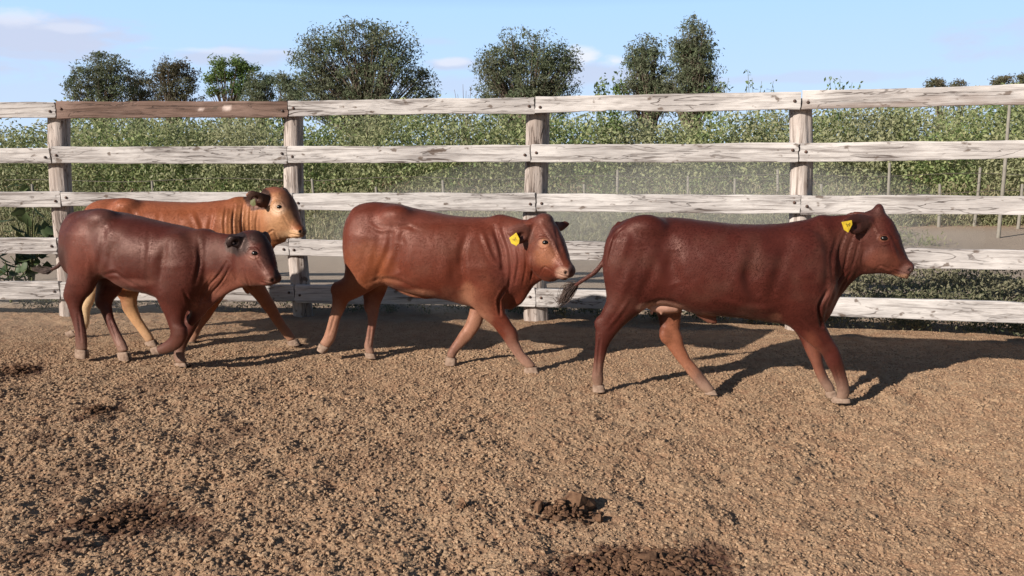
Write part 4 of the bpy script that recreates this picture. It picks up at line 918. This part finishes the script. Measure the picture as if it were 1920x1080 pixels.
# ---- middle animal
def cow_middle():
    c = Cow('brown_cow', 'chestnut calf in the middle, head turned to the viewer, yellow tag in its ear', (660, 672), (1000, 694))
    c.begin(580, 1100, zhi=1.3)
    c.loft([(662, 400, 660, 500, .10, 0), (676, 384, 672, 530, .15, 0), (700, 379, 698, 532, .18, 0), (735, 382, 733, 536, .205, 0), (775, 391, 772, 548, .235, 0), (815, 399, 812, 556, .25, 0), (850, 405, 848, 562, .245, 0), (885, 407, 882, 572, .215, 0), (918, 407, 918, 580, .185, 0), (940, 406, 946, 578, .16, 0)], k=.04, p=2.35)
    c.loft([(935, 405, 952, 572, .15, 0), (955, 406, 968, 560, .135, -.03), (975, 411, 984, 545, .12, -.07), (992, 412, 1000, 530, .105, -.11)], k=.05)
    for sd in (-1, 1):
        c.ball(905, 500, sd * .12, .15, .08, .24, .12, k=.06); c.ball(690, 460, sd * .11, .16, .085, .24, .1, k=.06)
        c.ball(742, 402, sd * .125, .08, .06, .05, k=.09); c.ball(668, 400, sd * .075, .03, .03, .03, k=.04)
    # head turned about 40 degrees towards the viewer
    c.loft([(1000, 408, 985, 470, .070, -.12), (1020, 402, 1000, 505, .098, -.15), (1032, 412, 1014, 520, .108, -.18), (1042, 432, 1030, 525, .104, -.21), (1050, 456, 1044, 524, .080, -.245), (1057, 476, 1052, 521, .060, -.28), (1064, 489, 1060, 521, .053, -.305), (1069, 498, 1067, 521, .048, -.32)], k=.02)
    c.ball(1066, 506, -.31, .034, .058, .028, .4, k=.02); c.ball(1052, 519, -.285, .045, .042, .014, -.3, k=.012)
    c.ball(1022, 410, -.16, .05, .06, .03, k=.03)
    c.ball(1016, 450, -.25, .04, .025, .032, k=.02); c.ball(1006, 490, -.23, .06, .03, .055, k=.035)
    c.ball(1061, 511, -.362, .010, .014, .013, .3, k=.006, sub=True)
    c.ball(1030, 522, -.20, .05, .03, .02, k=.02)
    # near ear back-left, far ear up-right
    c.loft([(1004, 420, 1000, 440, .018, -.20), (990, 420, 988, 452, .016, -.235), (976, 424, 975, 458, .013, -.26), (963, 428, 963, 450, .011, -.275), (954, 433, 955, 440, .008, -.28)], k=.012, a=.012)
    c.ball(980, 442, -.268, .042, .016, .022, .1, k=.008, sub=True)
    c.loft([(1042, 415, 1043, 432, .02, -.10), (1052, 415, 1053, 434, .015, -.06), (1060, 414, 1062, 428, .012, -.04), (1066, 417, 1066, 423, .008, -.03)], k=.012, a=.012)
    # dewlap and belly skin
    c.loft([(1010, 505, 1022, 522, .03, -.14), (990, 515, 1000, 535, .03, -.10), (978, 530, 990, 552, .028, -.07), (965, 545, 977, 570, .028, -.04), (948, 560, 960, 580, .03, 0)], k=.03)
    c.loft([(735, 520, 738, 541, .035, 0), (765, 535, 768, 556, .022, 0), (797, 545, 800, 561, .018, 0), (825, 545, 828, 557, .02, 0)], k=.02)
    # hind legs
    nh = lg([(655, 440, 730, 445, .075), (652, 490, 728, 505, .085), (645, 520, 706, 536, .075), (628, 532, 676, 555, .055), (623, 548, 656, 566, .042), (622, 570, 648, 580, .034), (617, 592, 640, 597, .029), (611, 615, 633, 622, .027), (606, 630, 628, 638, .030), (600, 641, 620, 650, .028)], -.12, -.09)
    c.loft(nh, k=.04); c.hoof((600, 640), (620, 650), (596, 654), (610, 662), -.09, -.09)
    c.ball(628, 540, -.105, .028, .022, .045, -.5, k=.02); c.ball(690, 574, .08, .026, .022, .04, 0, k=.02); c.ball(960, 624, -.095, .031, .028, .044, .4, k=.02); c.ball(868, 630, .03, .024, .024, .04, -.5, k=.02)
    yf = .07
    fh = lg([(665, 470, 735, 475, .075), (675, 520, 731, 520, .07), (681, 550, 722, 550, .052), (683, 573, 713, 573, .040), (687, 590, 710, 590, .034), (689, 608, 706, 608, .027), (686, 630, 702, 630, .025), (682, 648, 700, 648, .029), (685, 659, 703, 661, .026)], .12, yf)
    c.loft(fh, k=.03); c.hoof((683, 658), (703, 661), (688, 674), (709, 675), yf, yf)
    yn = -.09; y2 = .0
    nf = lg([(868, 500, 940, 500, .075), (878, 540, 942, 540, .078), (886, 568, 942, 564, .062), (900, 590, 948, 586, .047), (922, 610, 959, 604, .038), (938, 630, 968, 624, .033), (950, 648, 975, 642, .028), (962, 666, 984, 660, .025), (974, 680, 997, 674, .028), (984, 688, 1005, 684, .027)], -.13, yn)
    c.loft(nf, k=.045); c.hoof((982, 689), (1006, 684), (983, 700), (1015, 704), yn, yn)
    ff = lg([(870, 520, 930, 520, .065), (882, 560, 926, 560, .052), (880, 582, 912, 586, .042), (873, 604, 903, 610, .036), (860, 625, 888, 633, .032), (848, 642, 870, 650, .028), (840, 656, 859, 662, .028), (837, 666, 855, 670, .026)], .12, y2)
    c.loft(ff, k=.03); c.hoof((835, 666), (856, 670), (835, 683), (856, 684), y2, y2)
    c.loft([(664, 392, 672, 398, .018, .0), (655, 410, 661, 412, .014, .02), (652, 440, 658, 441, .012, .06), (655, 480, 661, 481, .010, .08), (660, 520, 666, 520, .010, .08)], k=.012)
    bb = (.112, .0255, .0138)
    st = [([(748, 455), (742, 490), (748, 515)], .050, -.022, 0), ([(860, 480), (855, 515), (868, 545)], .045, -.014, 0), ([(948, 540), (935, 562), (938, 590)], .010, -.014, 0), ([(735, 430), (727, 470), (712, 505), (704, 528)], .022, -.012, -.18), ([(690, 530), (720, 522), (750, 528), (790, 545)], .014, -.007, -.18), ([(760, 430), (752, 445), (757, 462)], .018, -.005, -.2),
          ([(745, 426), (765, 424), (782, 432)], .016, -.005, -.2), ([(690, 420), (712, 432), (738, 430)], .016, .005, -.18), ([(880, 430), (866, 470), (868, 520), (885, 560)], .024, -.010, -.2), ([(925, 425), (938, 465), (944, 505)], .016, -.011, -.15), ([(942, 430), (955, 470), (958, 515), (952, 545)], .012, -.010, -.15), ([(905, 440), (920, 480), (935, 500)], .016, .009, -.2),
          ([(968, 460), (972, 490), (966, 530)], .010, -.010, -.15), ([(985, 470), (986, 500), (980, 535)], .009, -.009, -.16), ([(996, 480), (998, 508), (994, 530)], .007, -.007, -.17), ([(1010, 518), (1020, 500), (1036, 508)], .006, -.005, -.22),
          ([(1003, 455), (1010, 446), (1024, 446), (1032, 456)], .006, .006, -.26), ([(1006, 458), (1018, 465), (1031, 459)], .005, .004, -.26), ([(1038, 450), (1046, 475), (1055, 495)], .008, .004, -.28), ([(1072, 519), (1058, 518), (1044, 512)], .0045, -.009, 0), ([(1012, 415), (1030, 440), (1044, 470), (1056, 492)], .012, .005, 0), ([(1040, 420), (1046, 450), (1056, 480)], .010, -.004, 0),
          ([(960, 650), (980, 680)], .0075, -.0065, 0), ([(628, 590), (618, 625)], .0075, -.0065, 0), ([(697, 600), (692, 645)], .0075, -.0065, 0), ([(700, 450), (690, 500), (670, 530)], .03, .006, -.18), ([(900, 570), (925, 600), (950, 630)], .012, .005, -.12)]
    bl = [(690, 505, 50, 50, (.22, .066, .026), .65), (655, 560, 40, 40, (.21, .066, .03), .6), (720, 530, 30, 14, (.32, .14, .08), .4), (775, 550, 36, 8, (.34, .15, .09), .7), (878, 548, 14, 20, (.32, .14, .08), .55), (885, 610, 35, 60, (.32, .16, .10), .7), (700, 620, 30, 60, (.26, .13, .095), .6), (620, 620, 34, 50, (.38, .20, .13), .75), (970, 670, 40, 40, (.28, .15, .11), .6),
          (1020, 456, 11, 8, (.40, .19, .10), .8), (1022, 478, 22, 22, (.27, .10, .045), .7), (1056, 513, 14, 11, (.42, .26, .19), .75), (1072, 507, 7, 13, (.09, .055, .05), .8), (1061, 511, 3.4, 4, (.012, .007, .006), 1), (1045, 430, 22, 40, (.10, .036, .03), .75), (1022, 408, 30, 14, (.10, .034, .026), .7), (978, 442, 26, 22, (.075, .024, .018), .8, 1), (950, 490, 30, 70, (.15, .045, .035), .5), (915, 560, 34, 34, (.19, .055, .03), .5), (800, 408, 150, 12, (.16, .05, .035), .5)]
    c.finish(bb, st, bl); c.eye(1022, 455)
    c.tagm([(955, 446), (968, 436), (974, 448), (973, 456), (968, 461), (959, 456)], -.292, tilt=.1)
    c.tuft([(662, 515), (664, 530), (664, 545), (662, 560)], 100, .014, .08)
# ---- tan animal behind
def cow_tan():
    c = Cow('brown_cow', 'tan animal with a pale buff face walking behind the dark calf at the left', (210, 640), (500, 645))
    c.begin(100, 600, zhi=1.45)
    c.loft([(168, 400, 168, 500, .10, 0), (180, 379, 176, 525, .16, 0), (205, 373, 202, 532, .19, 0), (240, 374, 238, 530, .215, 0), (285, 377, 283, 535, .24, 0), (335, 379, 333, 540, .25, 0), (380, 379, 378, 545, .235, 0), (420, 375, 420, 548, .20, 0), (450, 372, 452, 535, .16, 0)], k=.04, p=2.35)
    c.loft([(445, 372, 455, 530, .15, 0), (470, 367, 475, 500, .12, -.01), (490, 362, 492, 475, .10, -.02), (508, 356, 508, 462, .09, -.03)], k=.05)
    for sd in (-1, 1): c.ball(425, 460, sd * .13, .15, .08, .26, .12, k=.06); c.ball(200, 450, sd * .11, .16, .085, .26, .1, k=.06); c.ball(236, 386, sd * .13, .08, .06, .05, k=.09)
    c.loft([(500, 352, 492, 420, .070, -.03), (518, 350, 504, 450, .094, -.05), (534, 356, 520, 452, .104, -.07), (545, 372, 533, 448, .100, -.09), (552, 395, 545, 446, .078, -.11), (558, 412, 552, 444, .058, -.13), (564, 423, 559, 445, .052, -.15), (568, 429, 564, 445, .047, -.155)], k=.02)
    c.ball(565, 434, -.15, .030, .052, .026, .5, k=.02); c.ball(553, 443, -.14, .045, .036, .013, -.1, k=.012)
    c.ball(520, 386, -.145, .038, .024, .03, k=.02); c.ball(510, 420, -.12, .06, .03, .06, k=.035); c.ball(564, 434, -.197, .010, .014, .010, .3, k=.006, sub=True)
    c.loft([(508, 366, 504, 384, .018, -.11), (494, 362, 492, 390, .015, -.16), (480, 358, 479, 386, .013, -.19), (470, 356, 469, 378, .011, -.20), (463, 362, 464, 370, .008, -.205)], k=.012, a=.012)
    c.ball(484, 374, -.195, .05, .016, .022, -.1, k=.008, sub=True)
    c.loft([(528, 350, 532, 362, .016, .03), (534, 352, 538, 362, .012, .10), (538, 356, 541, 363, .008, .15)], k=.012, a=.012)
    c.loft([(525, 440, 535, 453, .025, -.05), (505, 450, 515, 463, .026, -.04), (490, 470, 502, 490, .026, -.02), (475, 500, 486, 520, .026, 0), (455, 530, 466, 552, .028, 0)], k=.03)
    yn, yf = -.10, .07
    nh = lg([(175, 440, 240, 445, .08), (180, 500, 252, 510, .08), (205, 535, 262, 540, .060), (224, 560, 258, 558, .044), (230, 580, 258, 576, .036), (244, 602, 266, 596, .029), (256, 618, 276, 612, .026), (266, 632, 286, 626, .029), (272, 640, 290, 634, .026)], -.12, yn)
    c.loft(nh, k=.04); c.hoof((270, 640), (290, 634), (277, 652), (299, 650), yn, yn)
    fh = lg([(165, 470, 235, 470, .08), (165, 510, 215, 515, .06), (164, 535, 190, 540, .042), (158, 555, 180, 560, .036), (150, 578, 170, 582, .030), (150, 600, 168, 604, .027), (146, 614, 162, 620, .028), (138, 620, 152, 628, .027)], .12, yf)
    c.loft(fh, k=.03); c.hoof((138, 617), (150, 628), (124, 622), (136, 634), yf, yf)
    nf = lg([(425, 470, 485, 470, .075), (440, 505, 486, 500, .066), (458, 536, 494, 530, .050), (478, 560, 506, 552, .040), (494, 580, 518, 572, .036), (506, 598, 526, 588, .029), (518, 614, 537, 606, .026), (530, 630, 549, 622, .029), (538, 638, 555, 632, .027)], -.10, .0)
    c.loft(nf, k=.045); c.hoof((536, 638), (556, 631), (545, 654), (570, 655), .0, .0)
    ff = lg([(400, 500, 455, 500, .065), (395, 540, 432, 540, .05), (385, 568, 412, 570, .038), (372, 592, 396, 596, .034), (362, 612, 380, 616, .027), (354, 628, 372, 632, .027), (350, 638, 368, 640, .026)], .10, .05)
    c.loft(ff, k=.03); c.hoof((350, 637), (369, 640), (350, 650), (374, 651), .05, .05)
    c.loft([(168, 386, 176, 390, .016, 0), (160, 410, 166, 411, .013, 0), (158, 450, 164, 450, .011, 0), (158, 500, 164, 500, .010, .02)], k=.012)
    bb = (.235, .066, .025)
    st = [([(440, 385), (436, 420), (440, 470)], .009, -.008, -.18), ([(424, 385), (420, 420), (424, 460)], .010, -.007, -.18), ([(456, 380), (452, 420), (456, 460)], .008, -.007, -.15), ([(470, 385), (468, 415), (470, 450)], .008, -.007, -.12), ([(484, 392), (480, 420), (482, 450)], .008, -.006, -.1),
          ([(500, 440), (512, 432), (520, 446)], .008, -.008, -.12), ([(360, 400), (372, 430), (370, 460)], .02, .007, -.24), ([(400, 395), (392, 430), (395, 470)], .018, -.008, -.2), ([(300, 395), (296, 440)], .02, -.005, -.24), ([(508, 388), (514, 378), (527, 378), (534, 388)], .006, .006, -.16), ([(512, 392), (522, 398), (532, 393)], .005, .004, -.16), ([(571, 443), (558, 441), (544, 438)], .0045, -.009, 0), ([(528, 400), (536, 415), (545, 430)], .010, -.004, 0), ([(240, 390), (255, 410), (250, 440)], .02, -.006, -.22), ([(215, 385), (208, 420)], .016, -.006, -.2)]
    pale = (.66, .44, .25)
    bl = [(475, 425, 55, 55, (.42, .18, .075), .75), (525, 405, 34, 48, (.42, .225, .11), .85), (523, 392, 15, 12, (.56, .38, .25), .8), (548, 442, 26, 12, pale, .7), (545, 372, 24, 26, (.10, .045, .03), .85), (556, 394, 8, 30, (.13, .065, .04), .7), (518, 352, 26, 10, (.16, .06, .04), .7), (572, 434, 6, 11, (.05, .038, .035), .95), (563, 434, 3.4, 3.2, (.01, .006, .006), 1), (484, 373, 25, 20, (.030, .015, .011), .96, 1),
          (165, 590, 34, 60, (.66, .48, .27), .85), (262, 600, 45, 60, (.56, .33, .16), .85), (235, 570, 20, 20, (.16, .07, .04), .4), (500, 580, 60, 90, (.24, .10, .055), .6), (300, 385, 180, 10, (.30, .10, .05), .5)]
    c.finish(bb, st, bl); c.eye(523, 388)
    c.tagm([(470, 376), (478, 372), (480, 384), (475, 387), (469, 383)], -.225, 'olive', False)
# ---- small dark animal in front, left
def cow_small():
    c = Cow('brown_cow', 'smallest dark calf at the left with one foreleg lifted and black ears', (152, 668), (350, 687))
    c.begin(60, 545, zhi=1.25)
    c.loft([(132, 412, 128, 500, .085, 0), (142, 398, 138, 515, .125, 0), (162, 394, 160, 522, .16, 0), (190, 395, 188, 518, .185, 0), (225, 399, 222, 523, .21, 0), (262, 408, 258, 543, .235, 0), (300, 417, 297, 552, .235, 0), (335, 424, 332, 566, .205, 0), (365, 430, 368, 582, .165, 0), (388, 433, 384, 575, .135, 0)], k=.04, p=2.35)
    c.loft([(380, 432, 388, 568, .13, 0), (402, 435, 406, 552, .105, -.01), (425, 438, 430, 540, .09, -.03), (445, 438, 450, 535, .08, -.045)], k=.05)
    for sd in (-1, 1): c.ball(338, 500, sd * .12, .15, .08, .22, .15, k=.06); c.ball(170, 455, sd * .11, .15, .08, .2, -.1, k=.06); c.ball(192, 408, sd * .115, .08, .06, .05, k=.09); c.ball(140, 415, sd * .06, .03, .03, .03, k=.04)
    c.loft([(450, 437, 445, 495, .062, -.05), (468, 432, 458, 530, .088, -.07), (484, 434, 472, 536, .098, -.09), (496, 450, 484, 536, .094, -.11), (504, 474, 494, 536, .074, -.13), (510, 495, 502, 533, .054, -.15), (515, 507, 508, 534, .049, -.165), (518, 515, 514, 532, .045, -.175)], k=.02)
    c.ball(514, 521, -.165, .030, .050, .026, .5, k=.02); c.ball(500, 532, -.15, .045, .036, .013, -.1, k=.012)
    c.ball(474, 472, -.155, .036, .022, .03, k=.02); c.ball(468, 505, -.13, .055, .025, .05, k=.035); c.ball(511, 525, -.207, .010, .014, .011, .3, k=.006, sub=True)
    c.loft([(463, 445, 458, 466, .018, -.12), (450, 443, 447, 468, .015, -.16), (438, 442, 436, 462, .013, -.19), (430, 442, 428, 466, .011, -.20), (426, 448, 426, 462, .009, -.205)], k=.012, a=.012)
    c.ball(456, 470, -.15, .022, .012, .03, .5, k=.02)
    c.ball(446, 455, -.188, .045, .016, .018, .1, k=.008, sub=True)
    c.loft([(488, 438, 490, 450, .016, .0), (496, 434, 499, 452, .014, .05), (501, 436, 505, 456, .012, .08), (505, 446, 507, 458, .008, .09)], k=.012, a=.012)
    c.loft([(455, 520, 462, 536, .025, -.07), (430, 530, 438, 545, .024, -.05), (406, 544, 414, 560, .024, -.03), (385, 560, 394, 577, .026, -.01), (368, 575, 378, 595, .028, 0), (352, 590, 362, 612, .03, 0)], k=.03)
    yn, yf = -.09, .03
    nh = lg([(130, 440, 195, 440, .07), (132, 480, 195, 490, .075), (132, 512, 184, 520, .065), (124, 536, 174, 545, .052), (120, 552, 160, 562, .042), (126, 572, 154, 578, .034), (134, 598, 158, 600, .028), (140, 622, 162, 622, .026), (141, 640, 164, 641, .028), (142, 652, 164, 654, .027)], -.115, yn)
    c.loft(nh, k=.045); c.hoof((142, 651), (164, 654), (143, 668), (165, 672), yn, yn)
    fh = lg([(150, 470, 225, 470, .075), (180, 515, 230, 520, .065), (182, 540, 226, 545, .052), (179, 562, 213, 562, .040), (186, 578, 210, 576, .034), (196, 600, 214, 597, .027), (206, 625, 225, 622, .025), (215, 645, 236, 642, .028), (221, 658, 241, 655, .027)], .11, yf)
    c.loft(fh, k=.03); c.hoof((219, 658), (241, 655), (226, 677), (248, 680), yf, yf)
    c.ball(126, 553, -.09, .026, .022, .042, -.2, k=.02); c.ball(186, 568, .06, .026, .022, .04, .3, k=.02)
    # lifted near foreleg, bent at the knee
    nf = lg([(292, 500, 362, 500, .07), (295, 540, 362, 545, .072), (300, 566, 352, 572, .056), (310, 590, 346, 594, .044), (317, 610, 346, 612, .037), (324, 627, 350, 625, .034)], -.13, -.13)
    c.loft(nf, k=.045)
    c.loft([(350, 618, 326, 610, .034, -.13), (350, 634, 322, 622, .034, -.13), (340, 650, 318, 634, .030, -.13), (325, 659, 309, 641, .028, -.13), (312, 663, 303, 645, .029, -.13), (304, 664, 297, 648, .027, -.13)], k=.02)
    c.hoof((306, 665), (299, 647), (293, 664), (286, 651), -.13, -.13)
    y3 = .02
    ff = lg([(320, 530, 385, 535, .06), (340, 570, 384, 575, .052), (345, 595, 376, 600, .042), (338, 618, 364, 622, .036), (331, 638, 354, 640, .033), (327, 655, 347, 656, .027), (325, 668, 347, 669, .028), (328, 678, 350, 678, .027)], .10, y3)
    c.loft(ff, k=.03); c.hoof((327, 678), (350, 677), (332, 693), (357, 695), y3, y3)
    c.loft([(130, 404, 137, 410, .016, -.02), (124, 425, 130, 427, .013, -.03), (122, 455, 128, 456, .012, -.03), (118, 480, 125, 483, .010, -.04), (106, 496, 112, 502, .009, -.05), (94, 503, 97, 509, .009, -.05)], k=.012)
    bb = (.067, .0142, .0092)
    st = [([(212, 450), (206, 480), (214, 505)], .045, -.020, 0), ([(305, 470), (298, 505), (300, 530)], .045, -.013, 0), ([(195, 430), (190, 470), (184, 505)], .02, -.010, -.18), ([(185, 518), (215, 512), (240, 528), (270, 542)], .012, -.007, -.18), ([(310, 450), (300, 500), (300, 545)], .022, -.009, -.2), ([(372, 450), (374, 490), (366, 530)], .016, -.008, -.14), ([(425, 492), (410, 515), (392, 535), (378, 560)], .009, -.010, -.09), ([(432, 500), (415, 528), (396, 550)], .008, -.009, -.09), ([(398, 520), (380, 545), (370, 580)], .010, -.008, -.09), ([(350, 560), (372, 568), (392, 562)], .008, -.008, -.1), ([(345, 545), (355, 575), (350, 600)], .012, -.009, -.15),
          ([(462, 475), (468, 466), (480, 466), (487, 476)], .006, .006, -.16), ([(466, 480), (476, 485), (486, 480)], .005, .004, -.16), ([(467, 534), (462, 520), (456, 505)], .007, -.007, -.1), ([(520, 530), (508, 529), (492, 524)], .0045, -.009, 0), ([(480, 482), (490, 500), (500, 515)], .010, -.004, 0), ([(146, 590), (152, 640)], .0075, -.0065, 0), ([(206, 600), (222, 645)], .0075, -.0065, 0), ([(160, 440), (168, 480), (165, 515)], .02, .005, -.15), ([(280, 440), (276, 520)], .02, -.004, -.2)]
    bl = [(485, 444, 24, 14, (.022, .012, .011), .92), (500, 470, 12, 36, (.035, .018, .016), .85), (445, 457, 23, 21, (.013, .008, .008), .98, 1), (520, 516, 7, 15, (.025, .018, .018), .92), (506, 526, 10, 9, (.20, .10, .075), .6), (476, 484, 11, 5, (.26, .12, .08), .6), (511, 525, 3.6, 3.4, (.008, .005, .005), 1), (430, 535, 60, 26, (.26, .095, .06), .6), (385, 580, 30, 24, (.22, .08, .06), .5), (470, 505, 30, 30, (.15, .05, .035), .5),  # first two blobs: black face colour with some shade painted in
          (108, 488, 26, 26, (.03, .014, .012), .8), (150, 480, 26, 60, (.16, .045, .03), .6), (230, 640, 30, 50, (.20, .10, .08), .5), (155, 640, 26, 50, (.14, .06, .05), .5), (240, 530, 50, 8, (.22, .09, .07), .5), (210, 402, 80, 10, (.10, .045, .04), .5)]
    c.finish(bb, st, bl); c.eye(476, 475); c.tuft([(97, 505), (85, 510), (72, 508), (58, 504)], 90, .012, -.05)
G['pink'] = m_plain('pink_skin', (.44, .25, .19, 1), .6, .3, 12, (.33, .17, .12, 1), bump=.004)
def dung(label, px, py, wpx, hpx, hgt, n, seed, lo=.006, hi=.022, lumps=6, bigs=()):
    r_ = np.random.default_rng(seed); a, b = on_ground(px - wpx / 2, py), on_ground(px + wpx / 2, py); c = (a + b) / 2; w = (b[0] - a[0]) / 2
    d0, d1 = on_ground(px, py + hpx / 2), on_ground(px, py - hpx / 2); l = (d1[1] - d0[1]) / 2
    q = r_.standard_normal((n, 2)) * (.38 if n == 260 else .48); big = np.zeros(n); big[:lumps] = 1
    xx, yy = c[0] + q[:, 0] * w, c[1] + q[:, 1] * l; s_ = (lo + (hi - lo) * r_.random(n) ** 2.5) * (1 + big * r_.uniform(.6, 1.4, n))
    heap = hgt * np.exp(-(q ** 2).sum(1) * 1.6) * (.4 + 1.2 * hash2(np.floor(q[:, 0] * 4).astype(int), np.floor(q[:, 1] * 3).astype(int), seed)) * r_.random(n) ** .5
    for i_, (bx_, by_, br_) in enumerate(bigs):
        g_ = on_ground(bx_, by_); xx[i_], yy[i_], s_[i_], heap[i_] = g_[0], g_[1], br_, br_ * .75
    P = IV[None] * (1 + (1.0 - .5 * (np.arange(n) < len(bigs)))[:, None, None] * (r_.random((n, 12, 1)) - .5)) * s_[:, None, None] * np.stack([.7 + .9 * r_.random(n), .7 + .7 * r_.random(n), np.where(np.arange(n) < len(bigs), .95, .35 + .4 * r_.random(n))], -1)[:, None, :]
    t = r_.random(n) * 6.28; ca, sa = np.cos(t)[:, None], np.sin(t)[:, None]
    V = np.stack([P[..., 0] * ca - P[..., 1] * sa + xx[:, None], P[..., 0] * sa + P[..., 1] * ca + yy[:, None], P[..., 2] + (ground_z(xx, yy) + heap)[:, None]], -1).reshape(-1, 3) - np.array([c[0], c[1], 0])
    o = np_mesh('dung', V, (IF[None] + 12 * np.arange(n)[:, None, None]).reshape(-1, 3), False, G['dung']); o.location = (c[0], c[1], 0); tag(o, label, 'dung', kind=None if n in (260, 20) else 'stuff')
dung('largest heap of broken dried dung, right of centre in the foreground', 1055, 958, 130, 40, .050, 260, 4, .006, .016, 4, [(1010, 956, .026), (1080, 950, .044), (1098, 947, .040), (1122, 968, .024), (1055, 962, .028), (1090, 956, .026)])
dung('small dark nugget of dung just left of the largest heap', 868, 957, 24, 10, .016, 20, 5, .005, .012, 2)
dung('wide spread of damp trodden dung at the bottom edge, right of centre', 1205, 1050, 300, 66, .020, 1500, 6, .004, .014, 16)
dung('crumbled damp dung in the dark patch at the lower left', 235, 968, 230, 70, .016, 500, 8, .005, .015, 14)
dung('dark dung at the left edge just below the smallest calf', 35, 690, 80, 16, .035, 160, 9, .006, .016, 6)
dung('dark dung crumbs in the trodden dirt below the smallest calf, left of centre', 180, 770, 80, 22, .02, 160, 12, .005, .014, 6)
for fn in (cow_right, cow_middle, cow_tan, cow_small): fn()

# ---------------------------------------------------------------- dust the animals have kicked up: thin closed puffs of even density
def dust(lst):
    m = bpy.data.materials.new('dust_in_air'); m.use_nodes = True; n, l = m.node_tree.nodes, m.node_tree.links; n.clear()
    o_ = n.new('ShaderNodeOutputMaterial'); v = n.new('ShaderNodeVolumePrincipled'); v.inputs['Color'].default_value = (.95, .90, .83, 1); v.inputs['Density'].default_value = DUST; v.inputs['Anisotropy'].default_value = 0
    l.new(v.outputs[0], o_.inputs['Volume'])
    for i, (cx_, cy_, cz_, rx, ry, rz) in enumerate(lst):
        a = np.linspace(0, math.pi, 15); b = np.linspace(0, 2 * math.pi, 25)[:-1]
        V = np.array([(cx_ + rx * math.sin(t) * math.cos(u), cy_ + ry * math.sin(t) * math.sin(u), max(-.06, cz_ + rz * math.cos(t))) for t in a for u in b])
        n_ = 24; id_ = np.arange(15 * n_).reshape(15, n_); F = np.stack([id_[:-1], id_[1:], np.roll(id_[1:], -1, 1), np.roll(id_[:-1], -1, 1)], -1).reshape(-1, 4)
        o = np_mesh('dust', V, F, True, m); tag(o, 'thin cloud of pale dust hanging in the air around the trotting cattle', 'dust', kind='stuff')
DUST = .05
dust([(1.6, 11.5, .3, 4.2, 3.0, 1.3), (3.4, 12.0, .3, 3.5, 2.4, 1.15), (-.6, 10.8, .2, 2.6, 2.2, .9), (-3.9, 6.9, .1, 1.8, .6, .42), (-1.0, 6.6, .05, 1.5, .5, .26)])
